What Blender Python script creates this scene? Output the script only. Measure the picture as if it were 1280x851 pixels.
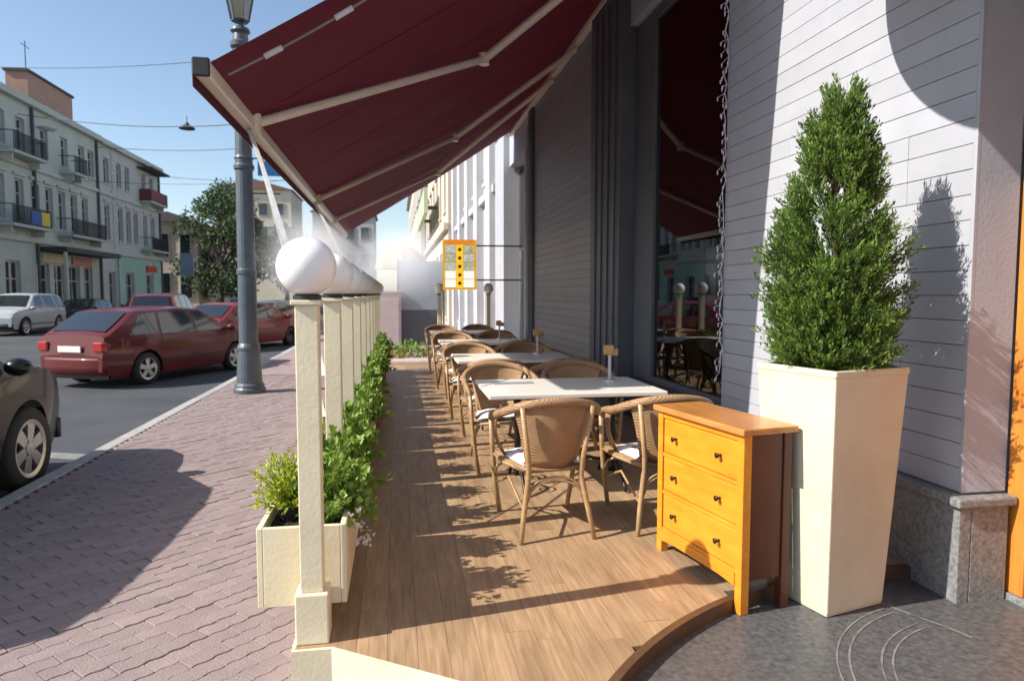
import bpy, bmesh, math, random
from mathutils import Vector, Matrix
random.seed(7)
R = math.radians
S = bpy.context.scene
COL = S.collection
for o in list(bpy.data.objects): bpy.data.objects.remove(o)

# ------------------------------------------------------------------ camera
cam = bpy.data.cameras.new('camera'); camo = bpy.data.objects.new('camera', cam); COL.objects.link(camo)
cam.sensor_width = 36.0; cam.lens = 850 / 1280 * 36; cam.clip_start = .05; cam.clip_end = 3000
yaw = math.atan(145 / 850); pit = math.atan(58.5 / 850)
camo.location = (0, 0, 1.4); camo.rotation_euler = (math.pi / 2 - pit, 0, -yaw)
cam.dof.use_dof = True; cam.dof.focus_distance = 3.9; cam.dof.aperture_fstop = 3.2
S.camera = camo
# ------------------------------------------------------------------ sky, sun, exposure
SUN = Vector((1, .17, -.81)).normalized()           # direction the light travels
elev = math.asin(-SUN.z); az = math.atan2(-SUN.x, -SUN.y)   # azimuth of the sun measured from +Y towards +X
W = bpy.data.worlds.new('World'); S.world = W; W.use_nodes = True
nt = W.node_tree; bg = nt.nodes['Background']
sky = nt.nodes.new('ShaderNodeTexSky'); sky.sky_type = 'NISHITA'; sky.sun_disc = False
sky.sun_elevation = elev; sky.sun_rotation = az; sky.air_density = 1.0; sky.dust_density = .8; sky.ozone_density = 1.0
nt.links.new(sky.outputs[0], bg.inputs[0]); bg.inputs[1].default_value = .115
sl = bpy.data.lights.new('sun', 'SUN'); sl.energy = 5.0; sl.angle = R(.5); sl.color = (1, .94, .84)
so = bpy.data.objects.new('sun', sl); COL.objects.link(so); so.rotation_euler = SUN.to_track_quat('-Z', 'Y').to_euler()
S.view_settings.view_transform = 'Standard'; S.view_settings.look = 'None'; S.view_settings.gamma = 1
S.view_settings.exposure = 0.68; S.view_settings.use_curve_mapping = False
S.render.engine = 'CYCLES'; S.cycles.volume_bounces = 5

# ------------------------------------------------------------------ materials
MATS = {}
def mat(name, c1, c2=None, scale=8, rough=.6, bump=0, bscale=None, metal=0, stretch=(1, 1, 1), rnd=0, spec=.5, detail=6, trans=0, coat=0, emit=0):
    if name in MATS: return MATS[name]
    m = bpy.data.materials.new(name); m.use_nodes = True; n = m.node_tree.nodes; l = m.node_tree.links
    b = n['Principled BSDF']; b.inputs['Roughness'].default_value = rough; b.inputs['Metallic'].default_value = metal
    b.inputs['Specular IOR Level'].default_value = spec
    if coat: b.inputs['Coat Weight'].default_value = coat; b.inputs['Coat Roughness'].default_value = .06
    c2 = c2 or tuple(v * .8 for v in c1)
    tc = n.new('ShaderNodeTexCoord'); mp = n.new('ShaderNodeMapping'); mp.inputs['Scale'].default_value = stretch
    l.new(tc.outputs['Object'], mp.inputs[0])
    nz = n.new('ShaderNodeTexNoise'); nz.inputs['Scale'].default_value = scale; nz.inputs['Detail'].default_value = detail; nz.inputs['Roughness'].default_value = .62
    l.new(mp.outputs[0], nz.inputs[0])
    rp = n.new('ShaderNodeValToRGB'); rp.color_ramp.elements[0].position = .3; rp.color_ramp.elements[1].position = .7
    rp.color_ramp.elements[0].color = (*c2, 1); rp.color_ramp.elements[1].color = (*c1, 1); l.new(nz.outputs[0], rp.inputs[0])
    out = rp.outputs[0]
    if rnd:
        oi = n.new('ShaderNodeObjectInfo'); hs = n.new('ShaderNodeHueSaturation')
        mr = n.new('ShaderNodeMapRange'); mr.inputs[3].default_value = 1 - rnd; mr.inputs[4].default_value = 1 + rnd
        l.new(oi.outputs['Random'], mr.inputs[0]); l.new(mr.outputs[0], hs.inputs['Value']); l.new(out, hs.inputs['Color']); out = hs.outputs[0]
        ad = n.new('ShaderNodeVectorMath'); ad.operation = 'ADD'
        mu = n.new('ShaderNodeMath'); mu.operation = 'MULTIPLY'; mu.inputs[1].default_value = 37; l.new(oi.outputs['Random'], mu.inputs[0])
        l.new(mp.outputs[0], ad.inputs[0]); l.new(mu.outputs[0], ad.inputs[1]); l.new(ad.outputs[0], nz.inputs[0])
    l.new(out, b.inputs['Base Color'])
    if emit: l.new(out, b.inputs['Emission Color']); b.inputs['Emission Strength'].default_value = emit
    if bump:
        n2 = n.new('ShaderNodeTexNoise'); n2.inputs['Scale'].default_value = bscale or scale * 6; n2.inputs['Detail'].default_value = 4
        l.new(mp.outputs[0], n2.inputs[0]); bp = n.new('ShaderNodeBump'); bp.inputs['Strength'].default_value = bump; bp.inputs['Distance'].default_value = .01
        l.new(n2.outputs[0], bp.inputs['Height']); l.new(bp.outputs[0], b.inputs['Normal'])
    if trans:
        t = n.new('ShaderNodeBsdfTranslucent'); l.new(out, t.inputs[0]); mx = n.new('ShaderNodeMixShader'); mx.inputs[0].default_value = trans
        l.new(b.outputs[0], mx.inputs[1]); l.new(t.outputs[0], mx.inputs[2]); l.new(mx.outputs[0], n['Material Output'].inputs[0])
    MATS[name] = m; return m

def node_mat(name, fn):
    if name in MATS: return MATS[name]
    m = bpy.data.materials.new(name); m.use_nodes = True
    fn(m.node_tree.nodes, m.node_tree.links, m.node_tree.nodes['Principled BSDF'], m.node_tree.nodes['Material Output'])
    MATS[name] = m; return m

def _wicker(n, l, b, o):
    tc = n.new('ShaderNodeTexCoord'); sx = n.new('ShaderNodeSeparateXYZ'); l.new(tc.outputs['Object'], sx.inputs[0])
    def M(op, a, c):
        q = n.new('ShaderNodeMath'); q.operation = op
        for i, v in enumerate((a, c)):
            if v is None: continue
            if isinstance(v, (int, float)): q.inputs[i].default_value = v
            else: l.new(v, q.inputs[i])
        return q.outputs[0]
    u = M('MULTIPLY', M('ADD', sx.outputs[0], sx.outputs[1]), 380); v = M('MULTIPLY', sx.outputs[2], 480)
    h = M('MULTIPLY', M('SINE', u, None), M('SINE', v, None)); h2 = M('ADD', M('MULTIPLY', h, .5), .5)
    nz = n.new('ShaderNodeTexNoise'); nz.inputs['Scale'].default_value = 14; l.new(tc.outputs['Object'], nz.inputs[0])
    f = M('ADD', M('MULTIPLY', h2, .6), M('MULTIPLY', nz.outputs[0], .5))
    rp = n.new('ShaderNodeValToRGB'); rp.color_ramp.elements[0].position = .15; rp.color_ramp.elements[1].position = .9
    rp.color_ramp.elements[0].color = (.19, .10, .045, 1); rp.color_ramp.elements[1].color = (.44, .265, .135, 1)
    l.new(f, rp.inputs[0]); l.new(rp.outputs[0], b.inputs['Base Color']); b.inputs['Roughness'].default_value = .5
    bp = n.new('ShaderNodeBump'); bp.inputs['Strength'].default_value = .7; bp.inputs['Distance'].default_value = .006
    l.new(h2, bp.inputs['Height']); l.new(bp.outputs[0], b.inputs['Normal'])
wicker = node_mat('woven_cane', _wicker)

def _glass(n, l, b, o):
    b.inputs['Base Color'].default_value = (.01, .012, .014, 1); b.inputs['Roughness'].default_value = .02
    g = n.new('ShaderNodeBsdfGlossy'); g.inputs['Roughness'].default_value = .015; g.inputs['Color'].default_value = (.85, .9, .92, 1)
    t = n.new('ShaderNodeBsdfTransparent'); t.inputs[0].default_value = (.6, .64, .64, 1)
    lw = n.new('ShaderNodeFresnel'); lw.inputs[0].default_value = 2.3
    mx = n.new('ShaderNodeMixShader'); l.new(lw.outputs[0], mx.inputs[0]); l.new(t.outputs[0], mx.inputs[1]); l.new(g.outputs[0], mx.inputs[2])
    l.new(mx.outputs[0], o.inputs[0])
glass = node_mat('window_glass', _glass)
def _dglass(n, l, b, o):
    b.inputs['Base Color'].default_value = (.016, .02, .023, 1); b.inputs['Roughness'].default_value = .06; b.inputs['IOR'].default_value = 1.75
dglass = node_mat('tinted_glass', _dglass)

def _plank(n, l, b, o):
    tc = n.new('ShaderNodeTexCoord'); oi = n.new('ShaderNodeObjectInfo')
    ad = n.new('ShaderNodeVectorMath'); ad.operation = 'ADD'; sc = n.new('ShaderNodeVectorMath'); sc.operation = 'SCALE'; sc.inputs[3].default_value = 1
    cb = n.new('ShaderNodeCombineXYZ'); mu = n.new('ShaderNodeMath'); mu.operation = 'MULTIPLY'; mu.inputs[1].default_value = 61
    l.new(oi.outputs['Random'], mu.inputs[0]); l.new(mu.outputs[0], cb.inputs[0]); l.new(mu.outputs[0], cb.inputs[1])
    l.new(tc.outputs['Object'], ad.inputs[0]); l.new(cb.outputs[0], ad.inputs[1])
    mp = n.new('ShaderNodeMapping'); mp.inputs['Scale'].default_value = (26, 1.6, 4); l.new(ad.outputs[0], mp.inputs[0])
    nz = n.new('ShaderNodeTexNoise'); nz.inputs['Scale'].default_value = 2.2; nz.inputs['Detail'].default_value = 8; nz.inputs['Distortion'].default_value = .6
    l.new(mp.outputs[0], nz.inputs[0])
    mp2 = n.new('ShaderNodeMapping'); mp2.inputs['Scale'].default_value = (3, 1, 1); l.new(ad.outputs[0], mp2.inputs[0])
    n2 = n.new('ShaderNodeTexNoise'); n2.inputs['Scale'].default_value = 2.0; l.new(mp2.outputs[0], n2.inputs[0])
    rp = n.new('ShaderNodeValToRGB'); e = rp.color_ramp.elements; e[0].position = .28; e[1].position = .75
    e[0].color = (.27, .165, .088, 1); e[1].color = (.45, .305, .18, 1); l.new(nz.outputs[0], rp.inputs[0])
    hs = n.new('ShaderNodeHueSaturation'); mr = n.new('ShaderNodeMapRange'); mr.inputs[3].default_value = .92; mr.inputs[4].default_value = 1.07
    l.new(oi.outputs['Random'], mr.inputs[0])
    mm = n.new('ShaderNodeMath'); mm.operation = 'MULTIPLY'; mr2 = n.new('ShaderNodeMapRange'); mr2.inputs[1].default_value = .3; mr2.inputs[2].default_value = .7; mr2.inputs[3].default_value = .82; mr2.inputs[4].default_value = 1.08
    l.new(n2.outputs[0], mr2.inputs[0]); l.new(mr.outputs[0], mm.inputs[0]); l.new(mr2.outputs[0], mm.inputs[1])
    l.new(mm.outputs[0], hs.inputs['Value']); l.new(rp.outputs[0], hs.inputs['Color']); l.new(hs.outputs[0], b.inputs['Base Color'])
    b.inputs['Roughness'].default_value = .48
    bp = n.new('ShaderNodeBump'); bp.inputs['Strength'].default_value = .25; bp.inputs['Distance'].default_value = .004
    l.new(nz.outputs[0], bp.inputs['Height']); l.new(bp.outputs[0], b.inputs['Normal'])
plank_m = node_mat('deck_wood', _plank)

def _globe(n, l, b, o):
    b.inputs['Base Color'].default_value = (.86, .86, .84, 1); b.inputs['Roughness'].default_value = .3; b.inputs['Coat Weight'].default_value = .15
    b.inputs['Subsurface Weight'].default_value = .4; b.inputs['Subsurface Radius'].default_value = (.05, .05, .05)
globe_m = node_mat('opal_globe', _globe)

cream = mat('cream_paint', (.78, .70, .50), (.64, .56, .385), 3.2, .55, .12, 60)
cream_dirty = mat('cream_plaster', (.63, .58, .44), (.50, .45, .325), 2.2, .65, .2, 40)
white_board = mat('white_painted_board', (.405, .415, .46), (.36, .37, .415), 3, .5, .1, 50, rnd=.04)
shaded_board = mat('shaded_white_board', (.27, .265, .275), (.235, .23, .24), 3, .5, .1, 50, rnd=.05)  # same white boards, the awning's shade put into their colour
lilac_shade_wall = mat('lilac_shade_render', (.40, .43, .50), (.35, .38, .44), 3, .7, .15, 50)  # cool lilac of the shaded reveal put into the wall colour
grey_paint = mat('dark_grey_paint', (.12, .125, .145), (.09, .095, .11), 4, .5)
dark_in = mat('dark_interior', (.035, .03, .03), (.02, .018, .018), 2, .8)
granite = mat('grey_granite', (.27, .275, .275), (.105, .11, .115), 55, .42, .12, 120, detail=3)
granite_dark = mat('dark_granite', (.11, .113, .116), (.045, .047, .052), 38, .45, .2, 90, detail=4)
polish_m = mat('pale_polish_mark', (.24, .24, .24), (.085, .085, .09), 14, .5)
door_wood = mat('orange_door_wood', (.62, .235, .04), (.44, .14, .022), 3, .4, .1, 30, stretch=(6, 6, .8))
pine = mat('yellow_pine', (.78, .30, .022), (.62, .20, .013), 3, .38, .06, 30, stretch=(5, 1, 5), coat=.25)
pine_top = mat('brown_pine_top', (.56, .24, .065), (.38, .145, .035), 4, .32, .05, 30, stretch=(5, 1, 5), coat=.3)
pine_shaded = mat('shaded_red_pine', (.10, .022, .009), (.065, .014, .006), 4, .42, stretch=(5, 5, 1))  # dark red with the shade of the chest's side put into the colour
black_iron = mat('black_iron', (.018, .018, .02), (.01, .01, .012), 8, .4, metal=.3)
lamp_iron = mat('grey_lamp_iron', (.075, .095, .115), (.05, .065, .08), 6, .42, .1, 40)
tabletop_m = mat('pale_tabletop', (.74, .70, .64), (.66, .61, .55), 6, .3, stretch=(1, 8, 1))
cane = mat('bamboo_cane', (.43, .28, .14), (.30, .175, .08), 12, .4, .1, 60, stretch=(1, 1, 3))
def _cush(n, l, b, o):
    tc = n.new('ShaderNodeTexCoord'); v = n.new('ShaderNodeTexVoronoi'); v.inputs['Scale'].default_value = 11; l.new(tc.outputs['Object'], v.inputs[0])
    rp = n.new('ShaderNodeValToRGB'); e = rp.color_ramp.elements; e[0].position = .22; e[0].color = (.42, .04, .03, 1); e[1].position = .3; e[1].color = (.78, .76, .72, 1)
    l.new(v.outputs['Distance'], rp.inputs[0]); l.new(rp.outputs[0], b.inputs['Base Color']); b.inputs['Roughness'].default_value = .85
cush = node_mat('printed_cushion', _cush)
awning_m = mat('maroon_canvas', (.085, .003, .013), (.07, .0025, .011), 2, .85, .1, 200, trans=.07)
awn_arm = mat('cream_aluminium', (.72, .62, .52), (.64, .55, .46), 6, .35)
steel = mat('bare_steel', (.6, .6, .62), None, 8, .3, metal=.9)
strap_m = mat('white_webbing', (.8, .8, .82), None, 20, .7, trans=.3)
asphalt = mat('asphalt', (.066, .07, .078), (.036, .039, .046), .7, .8, .6, 70)
paver_m = mat('pink_concrete_paver', (.28, .215, .212), (.215, .165, .163), 5, .85, .5, 90, rnd=.08)
kerb_m = mat('kerb_concrete', (.40, .39, .37), (.28, .27, .26), 6, .8, .4, 60, rnd=.08)
soil = mat('dark_soil', (.035, .025, .018), (.02, .014, .01), 20, .9, .8, 60)
tyre_m = mat('tyre_rubber', (.018, .018, .019), (.012, .012, .012), 20, .75)
rim_m = mat('alloy_rim', (.5, .5, .5), (.4, .4, .4), 8, .3, metal=.8)
black_pl = mat('black_plastic', (.02, .02, .022), (.014, .014, .015), 12, .5)
chrome = mat('chrome', (.7, .7, .7), None, 5, .15, metal=1)
lens_red = mat('red_lens', (.35, .012, .012), None, 6, .15, coat=.6)
lens_clear = mat('clear_lens', (.6, .62, .65), None, 6, .12, coat=.6)
plate_m = mat('white_plate', (.7, .7, .68), None, 9, .4)
leaf_thuja = mat('thuja_green', (.185, .30, .045), (.07, .135, .022), 7, .6, trans=.33)
leaf_lime = mat('lime_leaf', (.48, .52, .05), (.32, .40, .03), 18, .55, trans=.3)
leaf_geran = mat('geranium_leaf', (.27, .39, .06), (.14, .235, .035), 18, .5, trans=.3)
leaf_tree = mat('tree_leaf', (.06, .105, .028), (.028, .058, .016), 1.1, .6, trans=.2)
petal_red = mat('red_petal', (.5, .06, .03), None, 9, .6, trans=.2)
petal_white = mat('white_petal', (.75, .72, .66), None, 9, .6, trans=.2)
bark = mat('bark', (.09, .065, .045), (.05, .035, .025), 20, .9, .8, 40)

# ------------------------------------------------------------------ mesh helpers
class MB:
    def __init__(s): s.v = []; s.f = []
    def add(s, vs, fs):
        k = len(s.v); s.v += [tuple(p) for p in vs]; s.f += [tuple(i + k for i in f) for f in fs]; return s
    def box(s, x0, x1, y0, y1, z0, z1):
        return s.add([(x0, y0, z0), (x1, y0, z0), (x1, y1, z0), (x0, y1, z0), (x0, y0, z1), (x1, y0, z1), (x1, y1, z1), (x0, y1, z1)],
                     [(0, 3, 2, 1), (4, 5, 6, 7), (0, 1, 5, 4), (1, 2, 6, 5), (2, 3, 7, 6), (3, 0, 4, 7)])
    def tube(s, pts, r, n=8, cap=True):
        pts = [Vector(p) for p in pts]; m = len(pts); rs = r if isinstance(r, (list, tuple)) else [r] * m
        rings = []; up = None
        for i, p in enumerate(pts):
            t = (pts[min(i + 1, m - 1)] - pts[max(i - 1, 0)]).normalized()
            if up is None: up = t.orthogonal().normalized()
            else:
                up = up - t * up.dot(t)
                up = up.normalized() if up.length > 1e-6 else t.orthogonal().normalized()
            w = t.cross(up)
            rings.append([p + (up * math.cos(2 * math.pi * k / n) + w * math.sin(2 * math.pi * k / n)) * rs[i] for k in range(n)])
        vs = [q for r_ in rings for q in r_]; fs = []
        for i in range(m - 1):
            for k in range(n): fs.append((i * n + k, i * n + (k + 1) % n, (i + 1) * n + (k + 1) % n, (i + 1) * n + k))
        if cap: fs.append(tuple(range(n - 1, -1, -1))); fs.append(tuple((m - 1) * n + k for k in range(n)))
        return s.add(vs, fs)
    def lathe(s, prof, n=20, c=(0, 0, 0), axis='z'):
        vs = []; fs = []
        for (r, h) in prof:
            for k in range(n):
                a = 2 * math.pi * k / n; x, y = r * math.cos(a), r * math.sin(a)
                p = (x, y, h) if axis == 'z' else (x, h, y)
                vs.append((p[0] + c[0], p[1] + c[1], p[2] + c[2]))
        for i in range(len(prof) - 1):
            for k in range(n):
                f = (i * n + k, i * n + (k + 1) % n, (i + 1) * n + (k + 1) % n, (i + 1) * n + k)
                fs.append(f if axis == 'z' else f[::-1])
        return s.add(vs, fs)
    def grid(s, rows):
        n = len(rows[0]); vs = [p for r_ in rows for p in r_]; fs = []
        for i in range(len(rows) - 1):
            for k in range(n - 1): fs.append((i * n + k, i * n + k + 1, (i + 1) * n + k + 1, (i + 1) * n + k))
        return s.add(vs, fs)
    def prism(s, poly, z0, z1):
        n = len(poly)
        return s.add([(x, y, z0) for x, y in poly] + [(x, y, z1) for x, y in poly],
                     [tuple(range(n - 1, -1, -1)), tuple(range(n, 2 * n))] + [(i, (i + 1) % n, n + (i + 1) % n, n + i) for i in range(n)])
    def build(s, name, m, parent=None, smooth=False, bevel=0, solid=0, sub=0, loc=None):
        me = bpy.data.meshes.new(name); me.from_pydata(s.v, [], s.f); me.update()
        if smooth:
            for p in me.polygons: p.use_smooth = True
        me.materials.append(m)
        o = bpy.data.objects.new(name, me); COL.objects.link(o)
        if parent: o.parent = parent
        if loc: o.location = loc
        if solid: q = o.modifiers.new('s', 'SOLIDIFY'); q.thickness = solid; q.offset = 0
        if sub: q = o.modifiers.new('u', 'SUBSURF'); q.levels = sub; q.render_levels = sub
        if bevel:
            q = o.modifiers.new('b', 'BEVEL'); q.width = bevel; q.segments = 2; q.limit_method = 'ANGLE'; q.angle_limit = R(40)
        return o
def BX(name, m, parent, *b, bevel=.003, loc=None): return MB().box(*b).build(name, m, parent, bevel=bevel, loc=loc)
def tag(o, label, cat, group=None, kind=None):
    if label: o['label'] = label
    if cat: o['category'] = cat
    if group: o['group'] = group
    if kind: o['kind'] = kind
    return o
def thing(name, label, cat, loc=(0, 0, 0), rz=0, group=None):
    o = bpy.data.objects.new(name, None); COL.objects.link(o); o.location = loc; o.rotation_euler = (0, 0, rz); o.empty_display_size = .1
    return tag(o, label, cat, group)
def struct(o): o['kind'] = 'structure'; return o
def empty_struct(name, loc=(0, 0, 0)):
    o = bpy.data.objects.new(name, None); COL.objects.link(o); o.location = loc; o['kind'] = 'structure'; return o
KIDS = {}
def copy_tree(o, parent=None):
    c = o.copy(); COL.objects.link(c); c.parent = parent
    if parent is not None: c.matrix_parent_inverse = o.matrix_parent_inverse
    for ch in list(o.children): copy_tree(ch, c)
    return c
def disc_poly(cx, cy, r, a0, a1, n): return [(cx + r * math.cos(a0 + (a1 - a0) * i / n), cy + r * math.sin(a0 + (a1 - a0) * i / n)) for i in range(n + 1)]

# ================================================================== SETTING
ZS, ZR, WX = -.20, -.32, 2.637           # pavement level, road level, restaurant wall plane
KX = -2.93                               # kerb line
struct(MB().box(-1500, 1500, -300, 2500, -1.2, -.40).build('ground', mat('far_ground', (.2, .19, .17), (.14, .13, .12), .05, .9)))
road = struct(MB().box(-17.2, KX - .15, -30, 400, -.39, ZR).build('road', asphalt))
road_strip_m = mat('pale_road_tone', (.3, .3, .29), (.12, .12, .12), 3, .7)
for i, y in enumerate(range(4, 120, 9)):
    MB().box(-10.1, -9.98, y, y + 4, ZR + .0005, ZR + .004).build('pale_road_strip', road_strip_m, road)  # dashed lane line along the road
MB().add([(-4.9, 8.2, ZR + .004), (-3.1, 7.55, ZR + .004), (-3.1, 7.8, ZR + .004), (-4.9, 8.45, ZR + .004)], [(0, 1, 2, 3)]).build('pale_road_strip', road_strip_m, road)  # single slanted pale band on the road near the kerb

# pavement sheet (joint sand) with pavers laid on the diagonal
def _sand(n, l, b, o):
    tc = n.new('ShaderNodeTexCoord'); mp = n.new('ShaderNodeMapping'); mp.inputs['Rotation'].default_value = (0, 0, R(45)); l.new(tc.outputs['Object'], mp.inputs[0])
    br = n.new('ShaderNodeTexBrick'); br.inputs['Scale'].default_value = 1; br.inputs['Brick Width'].default_value = .2; br.inputs['Row Height'].default_value = .1
    br.inputs['Mortar Size'].default_value = .006; br.inputs['Color1'].default_value = (.33, .245, .235, 1); br.inputs['Color2'].default_value = (.28, .205, .2, 1); br.inputs['Mortar'].default_value = (.13, .10, .095, 1)
    l.new(mp.outputs[0], br.inputs[0]); l.new(br.outputs[0], b.inputs['Base Color']); b.inputs['Roughness'].default_value = .85
pave_far = node_mat('paver_field', _sand)
joint_m = mat('joint_sand', (.175, .138, .138), (.13, .10, .10), 15, .9)
side = struct(MB().box(KX, 2.6, -3, 14.0, -.39, ZS - .022).build('pavement', joint_m))
struct(MB().box(KX, 4.0, 14.0, 300, -.39, ZS).build('pavement', pave_far))
struct(MB().box(-21.5, -17.35, -30, 300, -.39, ZS).build('pavement', mat('far_pavement', (.24, .22, .21), (.17, .16, .15), 2, .8)))
struct(MB().box(KX, WX + .6, -30, -3, -.39, ZS).build('pavement', pave_far))
for i in range(22):
    MB().box(KX - .15, KX - .004, -3 + i * 1.0 + .004, -2 + i * 1.0 - .004, -.39, ZS + random.uniform(.0, .006)).build('kerb_stone', kerb_m, side, bevel=.012)
struct(MB().box(KX - .15, KX - .004, 19.0, 300, -.39, ZS + .002).build('kerb', kerb_m))
struct(MB().box(-17.35, -17.2, -30, 300, -.39, ZS + .002).build('kerb', kerb_m))

def paver_poly():
    w, h, g = .2 - .004, .1 - .004, .006
    # wave along the long edges, slight notch on the short ones
    top = [(-w / 2 + w * i / 12, h / 2 + g * math.sin(i / 6 * 2 * math.pi)) for i in range(13)]
    bot = [(-w / 2 + w * i / 12, -h / 2 + g * math.sin(i / 6 * 2 * math.pi)) for i in range(13)]
    return bot + top[::-1]
PP = paver_poly()
def paver_geo(mb, cx, cy, a, dz):
    ca, sa = math.cos(a), math.sin(a); n = len(PP)
    pr = [(cx + x * ca - y * sa, cy + x * sa + y * ca) for x, y in PP]
    pi = [(cx + x * .98 * ca - y * .965 * sa, cy + x * .98 * sa + y * .965 * ca) for x, y in PP]
    tx, ty = random.uniform(-.006, .006), random.uniform(-.006, .006)
    Z = lambda x, y, d: ZS + dz + d + (x - cx) * tx + (y - cy) * ty
    mb.add([(x, y, ZS - .021) for x, y in pr] + [(x, y, Z(x, y, -.003)) for x, y in pr] + [(x, y, Z(x, y, 0)) for x, y in pi],
           [(i, (i + 1) % n, n + (i + 1) % n, n + i) for i in range(n)] + [(n + i, n + (i + 1) % n, 2 * n + (i + 1) % n, 2 * n + i) for i in range(n)] + [tuple(range(2 * n, 3 * n))])
A45 = R(45); spots = []
for j in range(-140, 190):
    for i in range(-90, 100):
        u = i * .2 + (j % 2) * .1; v = j * .1
        x = u * math.cos(A45) - v * math.sin(A45); y = u * math.sin(A45) + v * math.cos(A45)
        if KX + .09 < x < 2.4 and -1 < y < 13.9:
            if x > -.33 and y > 2.5: continue
            if (x - 2.413) ** 2 + (y - .861) ** 2 < 2.05 ** 2: continue
            spots.append((x, y))
def inview(x, y):
    d = x * math.sin(yaw) + y * math.cos(yaw); u = x * math.cos(yaw) - y * math.sin(yaw)
    return d > .5 and abs(u / d) < .76 and (1.6 / d) < .56 and x < -.3
vis = sorted([p for p in spots if inview(*p)], key=lambda p: p[0] ** 2 + p[1] ** 2)
near = set(vis[:300]); rest = MB()
PM = []
for k in range(8):
    mb = MB(); ZS_ = ZS; paver_geo(mb, 0, 0, A45, 0)
    o = mb.build('paver', paver_m, side); PM.append(o.data); bpy.data.objects.remove(o)
for p in spots:
    if p in near:
        o = bpy.data.objects.new('paver', random.choice(PM)); COL.objects.link(o); o.parent = side
        o.location = (p[0], p[1], random.uniform(-.004, .003))
    else: paver_geo(rest, p[0], p[1], A45, random.uniform(-.004, .003))
ro = rest.build('paver_field', paver_m, side); ro['kind'] = 'stuff'

# ------------------------------------------------------------------ terrace deck
ARC = (2.413, .861, 2.18)
DX0, DX1, DY1 = -.41, WX - .01, 14.2
def ybot(x):
    a = 2.70 - .68 * max(0, x + .267)
    d = ARC[2] ** 2 - (x - ARC[0]) ** 2
    return max(a, ARC[1] + math.sqrt(d)) if d > 0 else a
deck = empty_struct('terrace_deck')
# sub-base, cream fascia, curved trim
xs = [DX0 + .02 + (DX1 - DX0 - .04) * i / 60 for i in range(61)]
MB().prism([(x, ybot(x) + .012) for x in xs] + [(DX1 - .02, DY1 - .02), (DX0 + .02, DY1 - .02)], -.39, -.0235).build('deck_base', mat('deck_base', (.05, .035, .025), None, 5, .8), deck)
seg = [(DX0, 2.70), (-.267, 2.70), (.30, 2.70 - .68 * .567)]
fm = MB()
prev = None
pl = [(DX0 - .012, DY1), (DX0 - .012, 2.688), (-.267, 2.688), (.62, 2.688 - .68 * .887)]
inn = [(DX0 + .02, DY1), (DX0 + .02, 2.712), (-.262, 2.712), (.62, 2.712 - .68 * .882)]
for i in range(3):
    fm.prism([pl[i], pl[i + 1], inn[i + 1], inn[i]][::-1], -.36, -.002)
fm.build('fascia', cream, deck)
tm = MB()
arc_pts = [(x, ybot(x)) for x in [.62 + (DX1 - .62) * i / 60 for i in range(61)]]
for i in range(60):
    (xa, ya), (xb, yb) = arc_pts[i], arc_pts[i + 1]
    na = Vector((xa - ARC[0], ya - ARC[1])).normalized() * .022; nb = Vector((xb - ARC[0], yb - ARC[1])).normalized() * .022
    tm.prism([(xa - na.x, ya - na.y), (xb - nb.x, yb - nb.y), (xb + nb.x * .6, yb + nb.y * .6), (xa + na.x * .6, ya + na.y * .6)], -.10, .003)
tm.build('edge_trim', mat('dark_wood_trim', (.115, .06, .03), (.07, .035, .018), 8, .45), deck)
PW, PL = .12, 1.3
ncol = int((DX1 - DX0) / PW) + 1
for c in range(ncol):
    x0 = DX0 + c * PW; x1 = min(x0 + PW, DX1)
    if x1 - x0 < .03: continue
    g = .0007; y = 1.6 - random.uniform(0, PL)
    while y < DY1:
        ya, yb = max(y, 0) + g, min(y + PL, DY1) - g; y += PL
        xx = [x0 + g + (x1 - x0 - 2 * g) * i / 5 for i in range(6)]
        lo = [max(ya, ybot(q) + .004) for q in xx]
        if max(lo) > yb - .02: continue
        poly = [(q, l_) for q, l_ in zip(xx, lo)] + [(x1 - g, yb), (x0 + g, yb)] if max(lo) > ya + .001 else [(x0 + g, ya), (x1 - g, ya), (x1 - g, yb), (x0 + g, yb)]
        MB().prism(poly, -.023, random.uniform(-.0012, .0006)).build('plank', plank_m, deck)
BX('end_nosing', mat('pink_stone', (.5, .42, .41), None, 6, .6), deck, DX0, 1.4, DY1 + .002, DY1 + .9, -.2, -.01)

# ------------------------------------------------------------------ granite round step
step = struct(MB().prism(disc_poly(ARC[0], ARC[1], ARC[2] - .012, 0, 2 * math.pi, 90)[:-1], -.37, -.06).build('granite_step', granite_dark))
def ribbon(pts, w, z, name, m, parent):
    a = MB(); rows = []
    for i, p in enumerate(pts):
        p = Vector(p); t = (Vector(pts[min(i + 1, len(pts) - 1)]) - Vector(pts[max(i - 1, 0)])).normalized(); nn = Vector((-t.y, t.x)) * w / 2
        rows.append([(p.x + nn.x, p.y + nn.y, z), (p.x - nn.x, p.y - nn.y, z)])
    a.grid(rows); o = a.build(name, m, parent); return o
def smooth(pts, k=3):
    for _ in range(k):
        q = [pts[0]]
        for a, b in zip(pts, pts[1:]):
            q += [(a[0] * .75 + b[0] * .25, a[1] * .75 + b[1] * .25), (a[0] * .25 + b[0] * .75, a[1] * .25 + b[1] * .75)]
        pts = q + [pts[-1]]
    return pts
for r_, w in ((.865, .008), (.82, .008), (.705, .008), (.665, .008)):
    ribbon(disc_poly(2.45, 1.90, r_, R(105), R(262), 48), w, -.0575, 'polish_mark', polish_m, step)  # pale arcs stand for cleaning and polish swirls on the granite
ribbon([(2.239, 2.80), (2.30, 2.66), (2.362, 2.54), (2.40, 2.43)], .015, -.0575, 'polish_mark', polish_m, step)

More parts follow.
